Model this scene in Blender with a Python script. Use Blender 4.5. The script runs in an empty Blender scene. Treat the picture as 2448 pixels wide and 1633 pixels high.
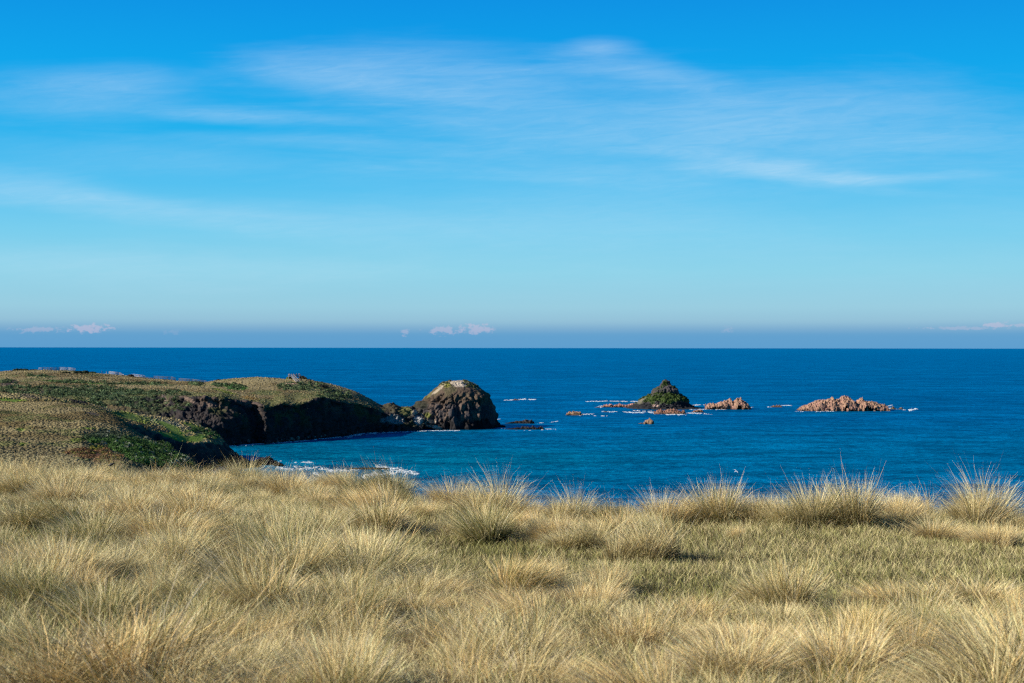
import bpy, math, random
import numpy as np
R = math.radians
random.seed(7)
rng = np.random.default_rng(11)
sc = bpy.context.scene

# ------------------------------------------------------------------ camera
F = 3400.0            # focal length in photo pixels (50 mm lens)
H = 45.0              # eye height above the sea
def vh(u): return 829.8 + 3.2 * u / 2448.0
cam = bpy.data.cameras.new('camera')
cam.lens = 50.0; cam.sensor_width = 36.0
cam.clip_start = 0.1; cam.clip_end = 500000
camo = bpy.data.objects.new('camera', cam)
sc.collection.objects.link(camo)
camo.location = (0, 0, H)
camo.rotation_euler = (R(90 + 0.25), R(-0.075), 0)
cam.dof.use_dof = True; cam.dof.focus_distance = 36.0; cam.dof.aperture_fstop = 4.0
sc.camera = camo

# ------------------------------------------------------------------ view
sc.view_settings.view_transform = 'Standard'
sc.view_settings.look = 'None'
sc.view_settings.exposure = 0.85
sc.view_settings.gamma = 1.0
sc.render.resolution_x = 1024; sc.render.resolution_y = 683
sc.render.engine = 'CYCLES'
sc.cycles.max_bounces = 5
sc.cycles.diffuse_bounces = 2
sc.cycles.transmission_bounces = 3
sc.cycles.use_denoising = False
sc.cycles.sample_clamp_indirect = 4.0; sc.cycles.sample_clamp_direct = 8.0
sc.cycles.pixel_filter_type = 'BLACKMAN_HARRIS'; sc.cycles.filter_width = 1.3

# ------------------------------------------------------------------ sun
SAZ, SEL = R(-108), R(27)      # azimuth from +Y towards +X, elevation
sl = bpy.data.lights.new('sun', 'SUN'); sl.energy = 5.0; sl.angle = R(0.53); sl.color = (1.0, 0.93, 0.82)
so = bpy.data.objects.new('sun', sl); sc.collection.objects.link(so)
_sd = (math.sin(SAZ) * math.cos(SEL), math.cos(SAZ) * math.cos(SEL), math.sin(SEL))
from mathutils import Vector
so.rotation_euler = Vector(_sd).to_track_quat('Z', 'Y').to_euler()
so.location = (-60, -30, 120)

# ------------------------------------------------------------------ world sky
def s2l(c):
    return tuple(((x / 255) / 12.92 if x / 255 <= 0.04045 else ((x / 255 + 0.055) / 1.055) ** 2.4) for x in c)
w = bpy.data.worlds.new('World'); sc.world = w; w.use_nodes = True
nt = w.node_tree; nt.nodes.clear()
class G:
    """tiny node-graph helper"""
    def __init__(s, nt): s.nt = nt
    def n(s, t, **k):
        x = s.nt.nodes.new(t)
        for a, b in k.items(): setattr(x, a, b)
        return x
    def put(s, sock, v):
        if hasattr(v, 'links') or hasattr(v, 'is_linked'): s.nt.links.new(v, sock)
        else: sock.default_value = v
    def m(s, op, a, b=None, c=None, clamp=False):
        x = s.n('ShaderNodeMath', operation=op); x.use_clamp = clamp
        s.put(x.inputs[0], a)
        if b is not None: s.put(x.inputs[1], b)
        if c is not None: s.put(x.inputs[2], c)
        return x.outputs[0]
    def mix(s, f, a, b, mode='MIX'):
        x = s.n('ShaderNodeMix', data_type='RGBA', blend_type=mode)
        s.put(x.inputs[0], f); s.put(x.inputs[6], a); s.put(x.inputs[7], b)
        return x.outputs[2]
    def xyz(s, a, b, c):
        x = s.n('ShaderNodeCombineXYZ'); s.put(x.inputs[0], a); s.put(x.inputs[1], b); s.put(x.inputs[2], c)
        return x.outputs[0]
    def noise(s, vec, scale, detail=4, rough=0.55, dist=0.0):
        x = s.n('ShaderNodeTexNoise'); s.put(x.inputs['Vector'], vec)
        x.inputs['Scale'].default_value = scale; x.inputs['Detail'].default_value = detail
        x.inputs['Roughness'].default_value = rough; x.inputs['Distortion'].default_value = dist
        return x.outputs['Fac']
    def smooth(s, v, a, b, lo=0.0, hi=1.0):
        x = s.n('ShaderNodeMapRange', interpolation_type='SMOOTHSTEP'); s.put(x.inputs[0], v)
        for i, q in enumerate((a, b, lo, hi)): x.inputs[i + 1].default_value = q
        return x.outputs[0]
g = G(nt)
sky = g.n('ShaderNodeTexSky', sky_type='NISHITA', sun_disc=False, sun_elevation=SEL,
          sun_rotation=SAZ % (2 * math.pi), altitude=45.0, air_density=1.0, dust_density=0.6, ozone_density=2.0)
geo = g.n('ShaderNodeNewGeometry'); tc = g.n('ShaderNodeTexCoord')
sep = g.n('ShaderNodeSeparateXYZ'); nt.links.new(tc.outputs['Generated'], sep.inputs[0])
dx, dy, dz = sep.outputs
# elevation ramp of the clear air (tan of elevation along the view side of the sky)
ramp = g.n('ShaderNodeValToRGB'); cr = ramp.color_ramp
def el(v): return math.sin(math.atan((831 - v) / F))
SK = [(831, (92, 158, 207)), (800, (96, 160, 206)), (786, (122, 172, 208)), (768, (146, 192, 216)), (735, (152, 204, 224)),
      (650, (140, 210, 233)), (560, (118, 205, 238)), (450, (82, 192, 240)), (320, (24, 176, 237)), (180, (0, 165, 235)), (0, (0, 146, 228))]
zmax = 0.5
els = [(el(v) / zmax, c) for v, c in SK] + [(0.60, (0, 112, 196)), (1.0, (0, 70, 140))]
for i, (p, c) in enumerate(els):
    e = cr.elements[i] if i < 2 else cr.elements.new(min(p, 1.0))
    e.position = min(max(p, 0), 1); e.color = s2l(c) + (1,)
nt.links.new(g.m('DIVIDE', dz, zmax, clamp=True), ramp.inputs[0])
base = ramp.outputs[0]
# cirrus: tangent-plane coordinates of the sky half in front
yy = g.m('MAXIMUM', g.m('ABSOLUTE', dy), 0.05)
a_ = g.m('DIVIDE', dx, yy); b_ = g.m('DIVIDE', dz, yy)
nv = g.xyz(g.m('MULTIPLY', a_, 1.0), g.m('MULTIPLY', b_, 5.0), g.m('MULTIPLY', dy, 0.3))
wob = g.noise(nv, 3.2, 5, 0.6, 0.3)
str_ = g.noise(g.xyz(g.m('ADD', a_, g.m('MULTIPLY', b_, 0.6)), g.m('MULTIPLY', b_, 13.0), g.m('MULTIPLY', dy, 0.4)), 6.0, 6, 0.62, 0.6)
front = g.smooth(dy, 0.0, 0.3)
def blob(u, v, ru, rv, tilt, amp, soft=0.9, lo=0.30):
    cx, cy = (u - 1224) / F, (831 - v) / F
    ct, st = math.cos(R(tilt)), math.sin(R(tilt))
    ox = g.m('SUBTRACT', a_, cx); oy = g.m('SUBTRACT', b_, cy)
    p = g.m('DIVIDE', g.m('ADD', g.m('MULTIPLY', ox, ct), g.m('MULTIPLY', oy, st)), ru / F)
    q = g.m('DIVIDE', g.m('SUBTRACT', g.m('MULTIPLY', oy, ct), g.m('MULTIPLY', ox, st)), rv / F)
    d = g.m('SQRT', g.m('ADD', g.m('MULTIPLY', p, p), g.m('MULTIPLY', q, q)))
    d = g.m('ADD', d, g.m('MULTIPLY', g.m('SUBTRACT', wob, 0.5), 1.9))
    d = g.m('ADD', d, g.m('MULTIPLY', g.m('SUBTRACT', str_, 0.5), 0.8))
    return g.m('MULTIPLY', g.smooth(d, -0.15, 1.35, 1.0, 0.0), amp)
BL = [(900, 165, 340, 85, 3, .20), (820, 190, 240, 60, -12, .10), (1440, 112, 90, 26, 0, .22), (1540, 170, 210, 45, -8, .22), (1200, 215, 330, 60, 4, .16),
      (600, 280, 300, 24, -2, .26), (230, 190, 280, 40, 0, .14), (210, 250, 330, 70, 0, .20), (1980, 425, 240, 34, -8, .27), (1800, 395, 260, 34, -8, .18),
      (2170, 425, 210, 14, 5, .12), (1750, 300, 1000, 140, 0, .28), (420, 380, 500, 60, -3, .12),
      (200, 470, 460, 50, -8, .24), (700, 520, 700, 50, -4, .12), (250, 630, 600, 55, -2, .16), (1400, 520, 1100, 160, 0, .16), (2200, 330, 300, 30, 4, .12), (700, 335, 420, 22, -2, .14)]
cl = None
for bb in BL:
    x = blob(*bb)
    cl = x if cl is None else g.m('SUBTRACT', g.m('ADD', cl, x), g.m('MULTIPLY', cl, x))
cl = g.m('MULTIPLY', cl, front, clamp=True)
fib = g.noise(g.xyz(g.m('ADD', a_, g.m('MULTIPLY', b_, 1.4)), g.m('MULTIPLY', g.m('SUBTRACT', b_, g.m('MULTIPLY', a_, 0.10)), 9.0), 0.0), 22.0, 7, 0.7, 1.2)
cl = g.m('MULTIPLY', cl, g.m('ADD', 0.10, g.m('ADD', g.m('MULTIPLY', str_, 0.5), g.m('MULTIPLY', fib, 1.35))), clamp=True)
col = g.mix(cl, base, s2l((205, 231, 248)) + (1,))
# veil of mauve cumulus low on the horizon
pn = g.noise(g.xyz(a_, g.m('MULTIPLY', b_, 1.6), 0.0), 210.0, 5, 0.6)
pc = None
for (u, v, ru, rv, amp) in [(213, 786, 60, 13, .75), (92, 790, 66, 9, .45), (1063, 790, 50, 12, .6), (1142, 787, 46, 14, .7), (967, 794, 13, 10, .5),
                            (2385, 775, 40, 9, .7), (2300, 783, 110, 5, .4), (1737, 787, 18, 9, .25), (415, 795, 30, 7, .15), (2440, 776, 20, 5, .5)]:
    cx, cy = (u - 1224) / F, (831 - v) / F
    p = g.m('DIVIDE', g.m('SUBTRACT', a_, cx), ru / F); q = g.m('DIVIDE', g.m('SUBTRACT', b_, cy), rv / F)
    d = g.m('ADD', g.m('SQRT', g.m('ADD', g.m('MULTIPLY', p, p), g.m('MULTIPLY', q, q))), g.m('MULTIPLY', g.m('SUBTRACT', pn, 0.5), 3.4))
    x = g.m('MULTIPLY', g.smooth(d, 0.35, 0.95, 1.0, 0.0), amp)
    pc = x if pc is None else g.m('MAXIMUM', pc, x)
pc = g.m('MULTIPLY', pc, front, clamp=True)
col = g.mix(g.m('MULTIPLY', pc, .75), col, s2l((196, 192, 218)) + (1,))
ten = g.mix(1.0, col, (5.55, 5.55, 5.55, 1), 'MULTIPLY')
ten.node.clamp_result = False
colf = g.mix(0.985, sky.outputs[0], ten)
bg = g.n('ShaderNodeBackground'); bg.inputs[1].default_value = 0.1
nt.links.new(colf, bg.inputs[0])
ow = g.n('ShaderNodeOutputWorld'); nt.links.new(bg.outputs[0], ow.inputs[0])

# ------------------------------------------------------------------ helpers
def P(u, v, Y):
    return np.array([(u - 1224) / F * Y, Y, H - (v - vh(u)) / F * Y])
def seaY(u, v): return H * F / (v - vh(u))
def tag(o, label=None, cat=None, group=None, kind=None):
    if label: o['label'] = label
    if cat: o['category'] = cat
    if group: o['group'] = group
    if kind: o['kind'] = kind
    return o
def link(o, parent=None):
    sc.collection.objects.link(o)
    if parent is not None: o.parent = parent
    return o
def empty(name, loc=(0, 0, 0)):
    o = bpy.data.objects.new(name, None); o.location = loc; o.empty_display_size = 0.3
    return link(o)
def make_mesh(name, verts, faces_flat, nper, col=None, smooth=True):
    """faces_flat: int array of loops, nper: corners per face (int or array)"""
    me = bpy.data.meshes.new(name)
    verts = np.asarray(verts, dtype=np.float32)
    fl = np.asarray(faces_flat, dtype=np.int32).ravel()
    if np.isscalar(nper): cnt = np.full(len(fl) // nper, nper, dtype=np.int32)
    else: cnt = np.asarray(nper, dtype=np.int32)
    st = np.concatenate([[0], np.cumsum(cnt)[:-1]]).astype(np.int32)
    me.vertices.add(len(verts)); me.vertices.foreach_set('co', verts.ravel())
    me.loops.add(len(fl)); me.loops.foreach_set('vertex_index', fl)
    me.polygons.add(len(cnt)); me.polygons.foreach_set('loop_start', st)
    try: me.polygons.foreach_set('loop_total', cnt)
    except Exception: pass
    if smooth: me.polygons.foreach_set('use_smooth', np.ones(len(cnt), dtype=bool))
    me.update(calc_edges=True)
    if col is not None:
        at = me.color_attributes.new('col', 'FLOAT_COLOR', 'POINT')
        c4 = np.ones((len(verts), 4), dtype=np.float32); c4[:, :3] = np.clip(col, 0, 1)
        at.data.foreach_set('color', c4.ravel())
    return me
def _h(ix, iy, iz, s):
    h = (ix.astype(np.int64) * 374761393 + iy.astype(np.int64) * 668265263 + iz.astype(np.int64) * 2147483647 + s * 1274126177) & 0xffffffff
    h = ((h ^ (h >> 13)) * 1274126177) & 0xffffffff
    h = ((h ^ (h >> 16)) * 2246822519) & 0xffffffff
    return ((h ^ (h >> 15)) & 0xffffff) / float(0xffffff)
def vnoise(p, s=0):
    i = np.floor(p).astype(np.int64); f = p - i; f = f * f * f * (f * (f * 6 - 15) + 10)
    r = 0
    for a in (0, 1):
        for b in (0, 1):
            for c in (0, 1):
                wgt = (f[..., 0] if a else 1 - f[..., 0]) * (f[..., 1] if b else 1 - f[..., 1]) * (f[..., 2] if c else 1 - f[..., 2])
                r = r + wgt * _h(i[..., 0] + a, i[..., 1] + b, i[..., 2] + c, s)
    return r
def fbm(p, scale, octv=4, s=0, gain=0.5):
    p = np.asarray(p, dtype=float) / scale
    r = 0; am = 1; t = 0
    for o in range(octv):
        r = r + am * vnoise(p * (2.03 ** o) + 17.3 * o, s + o * 7); t += am; am *= gain
    return r / t - 0.5
def worley(p, scale, s=0):
    p = np.asarray(p, float) / scale; i0 = np.floor(p).astype(np.int64)
    f1 = np.full(p.shape[:-1], 9.); f2 = f1.copy(); idv = np.zeros(p.shape[:-1])
    for a in (-1, 0, 1):
        for b in (-1, 0, 1):
            for c in (-1, 0, 1):
                ci = i0 + np.array([a, b, c])
                r = [_h(ci[..., 0], ci[..., 1], ci[..., 2], s + k) for k in (0, 31, 57, 91)]
                d = np.sqrt(((ci + np.stack(r[:3], -1) - p) ** 2).sum(-1))
                n1 = d < f1; f2 = np.where(n1, f1, np.minimum(f2, d)); idv = np.where(n1, r[3], idv); f1 = np.where(n1, d, f1)
    return f1, f2 - f1, idv
def sst(x, a, b):
    t = np.clip((x - a) / (b - a), 0, 1); return t * t * (3 - 2 * t)
def rgb(*c): return np.array(s2l(c))

# ------------------------------------------------------------------ materials
def attr_mat(name, rough=0.9, bump=0.0, bscale=1.0, var=0.25, vscale=0.6, spec=0.15, translucent=0.0):
    m = bpy.data.materials.new(name); m.use_nodes = True
    t = m.node_tree; t.nodes.clear(); q = G(t)
    at = q.n('ShaderNodeAttribute', attribute_name='col'); tcn = q.n('ShaderNodeTexCoord')
    n1 = q.noise(tcn.outputs['Object'], vscale, 4, 0.6)
    f = q.m('ADD', 1.0 - var, q.m('MULTIPLY', n1, 2 * var))
    c = q.mix(1.0, at.outputs['Color'], q.xyz(f, f, f), 'MULTIPLY')
    bs = q.n('ShaderNodeBsdfPrincipled'); bs.inputs['Roughness'].default_value = rough
    bs.inputs['Specular IOR Level'].default_value = spec
    t.links.new(c, bs.inputs['Base Color'])
    if bump > 0:
        n2 = q.noise(tcn.outputs['Object'], bscale, 5, 0.65)
        b = q.n('ShaderNodeBump'); b.inputs['Strength'].default_value = 1.0; b.inputs['Distance'].default_value = bump
        t.links.new(n2, b.inputs['Height']); t.links.new(b.outputs[0], bs.inputs['Normal'])
    o = q.n('ShaderNodeOutputMaterial')
    if translucent > 0:
        tr = q.n('ShaderNodeBsdfTranslucent'); t.links.new(c, tr.inputs['Color'])
        mx = q.n('ShaderNodeMixShader'); mx.inputs[0].default_value = translucent
        t.links.new(bs.outputs[0], mx.inputs[1]); t.links.new(tr.outputs[0], mx.inputs[2])
        t.links.new(mx.outputs[0], o.inputs[0])
    else: t.links.new(bs.outputs[0], o.inputs[0])
    return m
M_terrain = attr_mat('coastal_soil', 0.95, 0.35, 0.9, 0.35, 0.5)
M_rock = attr_mat('basalt_rock', 0.9, 0.5, 0.7, 0.35, 0.6)
M_granite = attr_mat('granite', 0.85, 0.35, 1.1, 0.25, 0.9)
M_clump = attr_mat('dry_clumps', 0.95, 0.0, 1, 0.2, 0.4, 0.05, 0.12)
M_leaf = attr_mat('scrub_leaves', 0.8, 0.0, 1, 0.3, 0.8, 0.2, 0.15)
M_blade = attr_mat('straw_blades', 0.6, 0.0, 1, 0.15, 3.0, 0.3, 0.16)
M_ground = attr_mat('thatch_soil', 0.95, 0.05, 9.0, 0.4, 3.0)
M_foam = attr_mat('foam', 0.8, 0.0, 1, 0.08, 1.0, 0.1)
_t = M_foam.node_tree; _q = G(_t); _o = [x for x in _t.nodes if x.type == 'OUTPUT_MATERIAL'][0]; _src = _o.inputs[0].links[0].from_socket
_tc = _q.n('ShaderNodeTexCoord'); _tp = _q.n('ShaderNodeBsdfTransparent'); _mx = _q.n('ShaderNodeMixShader')
_t.links.new(_q.smooth(_q.noise(_tc.outputs['Object'], 1.6, 4, .7), .32, .56), _mx.inputs[0]); _t.links.new(_tp.outputs[0], _mx.inputs[1]); _t.links.new(_src, _mx.inputs[2]); _t.links.new(_mx.outputs[0], _o.inputs[0])
def plain(name, c, rough=0.8, var=0.15, scale=4.0, stretch=(1, 1, 1), metal=0):
    m = bpy.data.materials.new(name); m.use_nodes = True; t = m.node_tree; q = G(t)
    bs = t.nodes['Principled BSDF']; bs.inputs['Roughness'].default_value = rough; bs.inputs['Metallic'].default_value = metal
    tcn = q.n('ShaderNodeTexCoord'); mp = q.n('ShaderNodeMapping'); mp.inputs['Scale'].default_value = stretch
    t.links.new(tcn.outputs['Object'], mp.inputs['Vector'])
    n1 = q.noise(mp.outputs[0], scale, 4, 0.6); f = q.m('ADD', 1 - var, q.m('MULTIPLY', n1, 2 * var))
    t.links.new(q.mix(1.0, tuple(c) + (1,), q.xyz(f, f, f), 'MULTIPLY'), bs.inputs['Base Color'])
    return m
M_wood_pale = plain('weathered_pale_timber', (.24, .24, .26), 0.85, 0.2, 3.0, (1, 1, 8))
M_wood_dark = plain('dark_timber', (.055, .06, .07), 0.85, 0.25, 3.0, (1, 1, 8))
M_stem = plain('woody_stem', (.09, .07, .05), 0.9)
M_skin = plain('skin', (.45, .28, .2), 0.6, 0.05)
M_hair = plain('hair', (.03, .02, .015), 0.7)
M_bird = plain('dark_plumage', (.012, .010, .009), 0.7, 0.3, 90)
M_beak = plain('beak', (.03, .02, .01), 0.5)
M_gull = plain('pale_plumage', (.62, .66, .72), 0.7, 0.08, 6)
M_gullgrey = plain('grey_plumage', (.35, .38, .42), 0.7, 0.08, 6)

# ------------------------------------------------------------------ sea
def build_sea():
    xs = [-250000, -20000, -3000, -600, 0, 600, 3000, 20000, 250000]
    ys = [-60000, -3000, -200, 30, 400, 1200, 3000, 20000, 250000]
    vs = [(x, y, 0) for y in ys for x in xs]; n = len(xs); fs = []
    for j in range(len(ys) - 1):
        for i in range(n - 1): fs += [j * n + i, j * n + i + 1, (j + 1) * n + i + 1, (j + 1) * n + i]
    me = make_mesh('sea', vs, fs, 4, smooth=False)
    o = link(bpy.data.objects.new('sea', me)); tag(o, kind='structure')
    m = bpy.data.materials.new('sea_water'); m.use_nodes = True; t = m.node_tree; t.nodes.clear(); q = G(t)
    ge = q.n('ShaderNodeNewGeometry'); pos = ge.outputs['Position']
    sp = q.n('ShaderNodeSeparateXYZ'); t.links.new(pos, sp.inputs[0])
    X, Y = sp.outputs[0], sp.outputs[1]
    # teal shallows of the cove
    def ell(cx, cy, rx, ry, rot=0):
        ct, st = math.cos(rot), math.sin(rot)
        ax = q.m('SUBTRACT', X, cx); ay = q.m('SUBTRACT', Y, cy)
        p = q.m('DIVIDE', q.m('ADD', q.m('MULTIPLY', ax, ct), q.m('MULTIPLY', ay, st)), rx)
        r = q.m('DIVIDE', q.m('SUBTRACT', q.m('MULTIPLY', ay, ct), q.m('MULTIPLY', ax, st)), ry)
        return q.m('SQRT', q.m('ADD', q.m('MULTIPLY', p, p), q.m('MULTIPLY', r, r)))
    big = q.noise(q.xyz(q.m('MULTIPLY', X, 0.35), Y, 0.0), 0.012, 5, 0.6)
    d1 = q.m('ADD', ell(-60, 560, 130, 110, 0.5), q.m('MULTIPLY', q.m('SUBTRACT', big, 0.5), 0.9))
    teal = q.smooth(d1, 0.3, 1.25, 1.0, 0.0)
    d2 = ell(60, 520, 900, 420)
    mid = q.smooth(d2, 0.2, 1.0, 1.0, 0.0)
    swell = q.noise(q.xyz(q.m('MULTIPLY', X, 0.5), Y, 0.0), 0.055, 4, 0.6)
    chop = q.noise(q.xyz(q.m('MULTIPLY', X, 0.9), Y, 0.0), 0.26, 5, 0.68)
    fine = q.noise(q.xyz(X, Y, 0.0), 1.1, 3, 0.6)
    deep = q.mix(q.smooth(big, 0.35, 0.65), (.000, .064, .166, 1), (.000, .092, .218, 1))
    c = q.mix(mid, deep, (.000, .094, .190, 1))
    c = q.mix(teal, c, (.000, .098, .152, 1))
    # wave shading put into the colour: crests lighter, troughs darker
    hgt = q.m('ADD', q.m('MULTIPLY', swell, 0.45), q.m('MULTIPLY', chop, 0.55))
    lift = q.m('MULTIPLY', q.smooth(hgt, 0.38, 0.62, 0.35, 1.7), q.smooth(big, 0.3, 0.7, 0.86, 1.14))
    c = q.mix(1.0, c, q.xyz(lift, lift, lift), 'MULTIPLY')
    hh = q.m('ADD', q.m('MULTIPLY', swell, 4.5), q.m('ADD', q.m('MULTIPLY', chop, 2.6), q.m('MULTIPLY', fine, 0.6)))
    b = q.n('ShaderNodeBump'); b.inputs['Strength'].default_value = 1.0; b.inputs['Distance'].default_value = 0.6
    t.links.new(hh, b.inputs['Height'])
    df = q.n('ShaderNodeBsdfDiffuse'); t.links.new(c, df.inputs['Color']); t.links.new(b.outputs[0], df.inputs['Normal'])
    gl = q.n('ShaderNodeBsdfGlossy'); gl.inputs['Color'].default_value = (.0, .52, .80, 1); gl.inputs['Roughness'].default_value = 0.3
    t.links.new(b.outputs[0], gl.inputs['Normal'])
    fr = q.n('ShaderNodeFresnel'); fr.inputs['IOR'].default_value = 1.33
    mx = q.n('ShaderNodeMixShader'); t.links.new(q.m('MULTIPLY', fr.outputs[0], .42), mx.inputs[0])
    t.links.new(df.outputs[0], mx.inputs[1]); t.links.new(gl.outputs[0], mx.inputs[2])
    ou = q.n('ShaderNodeOutputMaterial'); t.links.new(mx.outputs[0], ou.inputs[0])
    me.materials.append(m)
build_sea()

# ------------------------------------------------------------------ lofted land
def prof(us, pts):
    a = np.array(pts, dtype=float)
    out = []
    for k in range(1, a.shape[1]):
        y = np.interp(us, a[:, 0], a[:, k])
        ker = np.hanning(15)[1:-1]; ker /= ker.sum(); pad = len(ker) // 2
        y = np.convolve(np.pad(y, pad, mode='edge'), ker, mode='valid')
        out.append(y)
    return out
def grid_faces(nr, nc, wrap=False):
    r = np.arange(nr - 1)[:, None]; ccount = nc if wrap else nc - 1
    c = np.arange(ccount)[None, :]
    c2 = (c + 1) % nc
    a = r * nc + c; b = r * nc + c2; d = (r + 1) * nc + c2; e = (r + 1) * nc + c
    return np.stack([a, b, d, e], -1).reshape(-1, 4)
def normals(Gd):
    du = np.gradient(Gd, axis=1); dr = np.gradient(Gd, axis=0)
    n = np.cross(du, dr); n /= np.linalg.norm(n, axis=-1, keepdims=True) + 1e-9
    return n
def loft(rows, subs):
    """rows: (nr, nc, 3); Catmull-Rom down the rows"""
    rows = np.array(rows); out = []; sv = []
    nr = len(rows)
    for i in range(nr - 1):
        p0 = rows[max(i - 1, 0)]; p1 = rows[i]; p2 = rows[i + 1]; p3 = rows[min(i + 2, nr - 1)]
        for k in range(subs[i]):
            t = k / subs[i]
            lin = p1 + (p2 - p1) * t
            cat = 0.5 * ((2 * p1) + (-p0 + p2) * t + (2 * p0 - 5 * p1 + 4 * p2 - p3) * t * t + (-p0 + 3 * p1 - 3 * p2 + p3) * t ** 3)
            out.append(0.45 * lin + 0.55 * cat); sv.append(i + t)
    out.append(rows[-1]); sv.append(nr - 1.0)
    return np.array(out), np.array(sv)
def px(Pt):
    """where a point shows in the photo, used to author the colours of patches of ground"""
    u = 1224 + Pt[..., 0] / Pt[..., 1] * F
    return u, vh(u) + (H - Pt[..., 2]) / Pt[..., 1] * F

TAN = rgb(164, 150, 110) * 0.54; TAN2 = rgb(138, 122, 84) * 0.46; OLIVE = np.array([.085, .095, .035]); SCRUB = np.array([.030, .050, .022])
LUSH = np.array([.10, .16, .018]); SOIL = np.array([.13, .075, .04]); BASALT = np.array([.019, .017, .018]); BROWNROCK = np.array([.10, .070, .052])
PALE = np.array([.46, .38, .28]); WHITE = np.array([.42, .42, .40])
def patch(col, Pt, plist, seed, warp=0.8, scale=14):
    u, v = px(Pt); n = fbm(Pt, scale, 5, seed, 0.6) * 2
    for (pu, pv, ru, rv, tilt, c, s) in plist:
        ct, st = math.cos(R(tilt)), math.sin(R(tilt))
        a = ((u - pu) * ct + (v - pv) * st) / ru; b = ((v - pv) * ct - (u - pu) * st) / rv
        d = np.sqrt(a * a + b * b) + n * warp
        k = (1 - sst(d, 0.65, 1.05)) * s
        col = col * (1 - k[..., None]) + np.array(c) * k[..., None]
    return col

CL_V = None
def scatter_domes(name, pos, size, colr, label, cat=None, mat=None, flat=0.75, spike=0.45, kind='stuff', seg=6, lean=(0, 0), group=None):
    """many little ragged clumps as one mesh"""
    n = len(pos)
    ang = np.arange(seg) / seg * 2 * np.pi
    verts = np.zeros((n, 2 * seg + 1, 3)); tw = rng.random(n) * 6.28
    jit = lambda *s: rng.random(s) * 2 - 1
    for k, (rr, zz) in enumerate(((0.92, 0.0), (0.80, 0.62))):
        r = rr * (1 + spike * 0.6 * jit(n, seg)); z = zz * (1 + spike * jit(n, seg))
        aa = ang[None, :] + tw[:, None] + k * 0.5
        verts[:, k * seg:(k + 1) * seg, 0] = np.cos(aa) * r; verts[:, k * seg:(k + 1) * seg, 1] = np.sin(aa) * r
        verts[:, k * seg:(k + 1) * seg, 2] = z - (0.3 if k == 0 else 0)
    verts[:, -1] = np.stack([0.15 * jit(n), 0.15 * jit(n), 1.0 + 0.25 * jit(n)], -1)
    hz = verts[:, :, 2]
    verts[:, :, 0] += lean[0] * hz; verts[:, :, 1] += lean[1] * hz
    sz = np.asarray(size)[:, None, None]
    verts = verts * sz * np.array([1, 1, flat]) + np.asarray(pos)[:, None, :]
    f = []
    for i in range(seg):
        j = (i + 1) % seg
        f += [[i, j, seg + j], [i, seg + j, seg + i], [seg + i, seg + j, 2 * seg]]
    f = np.array(f)[None] + (np.arange(n) * (2 * seg + 1))[:, None, None]
    c = np.repeat(np.asarray(colr)[:, None, :], 2 * seg + 1, 1)
    me = make_mesh(name, verts.reshape(-1, 3), f.reshape(-1), 3, c.reshape(-1, 3), smooth=False)
    me.materials.append(mat or M_clump)
    o = link(bpy.data.objects.new(name, me)); tag(o, label, cat, group, kind)
    return o
def leaf_mesh(name, centers, radii, nleaf, leaf, colr, flat=0.8):
    """bushes as shells of many leaf-sized faces; returns mesh"""
    n = len(centers); tot = n * nleaf
    d = rng.normal(size=(tot, 3)); d[:, 2] = np.abs(d[:, 2]) * 0.9 + 0.02; d /= np.linalg.norm(d, axis=1, keepdims=True)
    ci = np.repeat(np.arange(n), nleaf)
    lump = 0.72 + 0.55 * (fbm(d * 1.0 + ci[:, None] * 3.1, 0.45, 2, 5) + 0.5)
    rad = radii[ci] * lump * (0.72 + 0.30 * rng.random(tot))
    p = centers[ci] + d * rad[:, None] * np.array([1, 1, flat])
    nn = d + rng.normal(size=(tot, 3)) * 0.55; nn /= np.linalg.norm(nn, axis=1, keepdims=True)
    t1 = np.cross(nn, rng.normal(size=(tot, 3))); t1 /= np.linalg.norm(t1, axis=1, keepdims=True); t2 = np.cross(nn, t1)
    s = (leaf * (0.6 + 0.8 * rng.random(tot)))[:, None]
    V = np.stack([p + t1 * s, p + t2 * s * .7, p - t1 * s, p - t2 * s * .7], 1)
    V[:, 0] += nn * s * 0.3
    c = colr[ci] * (0.65 + 0.7 * rng.random((tot, 1)))
    return make_mesh(name, V.reshape(-1, 3), np.arange(tot * 4), 4, np.repeat(c, 4, 0), smooth=False)
def surf_samples(Gd, n, maskfun, attrs):
    """random points over a grid surface; attrs: list of (R,C,k) arrays to sample along"""
    a = Gd[:-1, :-1]; b = Gd[:-1, 1:]; d = Gd[1:, :-1]
    ar = np.linalg.norm(np.cross(b - a, d - a), axis=-1).ravel(); cs = np.cumsum(ar); cs /= cs[-1]
    idx = np.searchsorted(cs, rng.random(n)); idx = np.minimum(idx, len(ar) - 1); r = idx // (Gd.shape[1] - 1); c = idx % (Gd.shape[1] - 1)
    f1 = rng.random(n)[:, None]; f2 = rng.random(n)[:, None]
    p = a[r, c] + (b[r, c] - a[r, c]) * f1 + (d[r, c] - a[r, c]) * f2
    return p, [x[r, c] for x in attrs], ar.sum()

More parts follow.
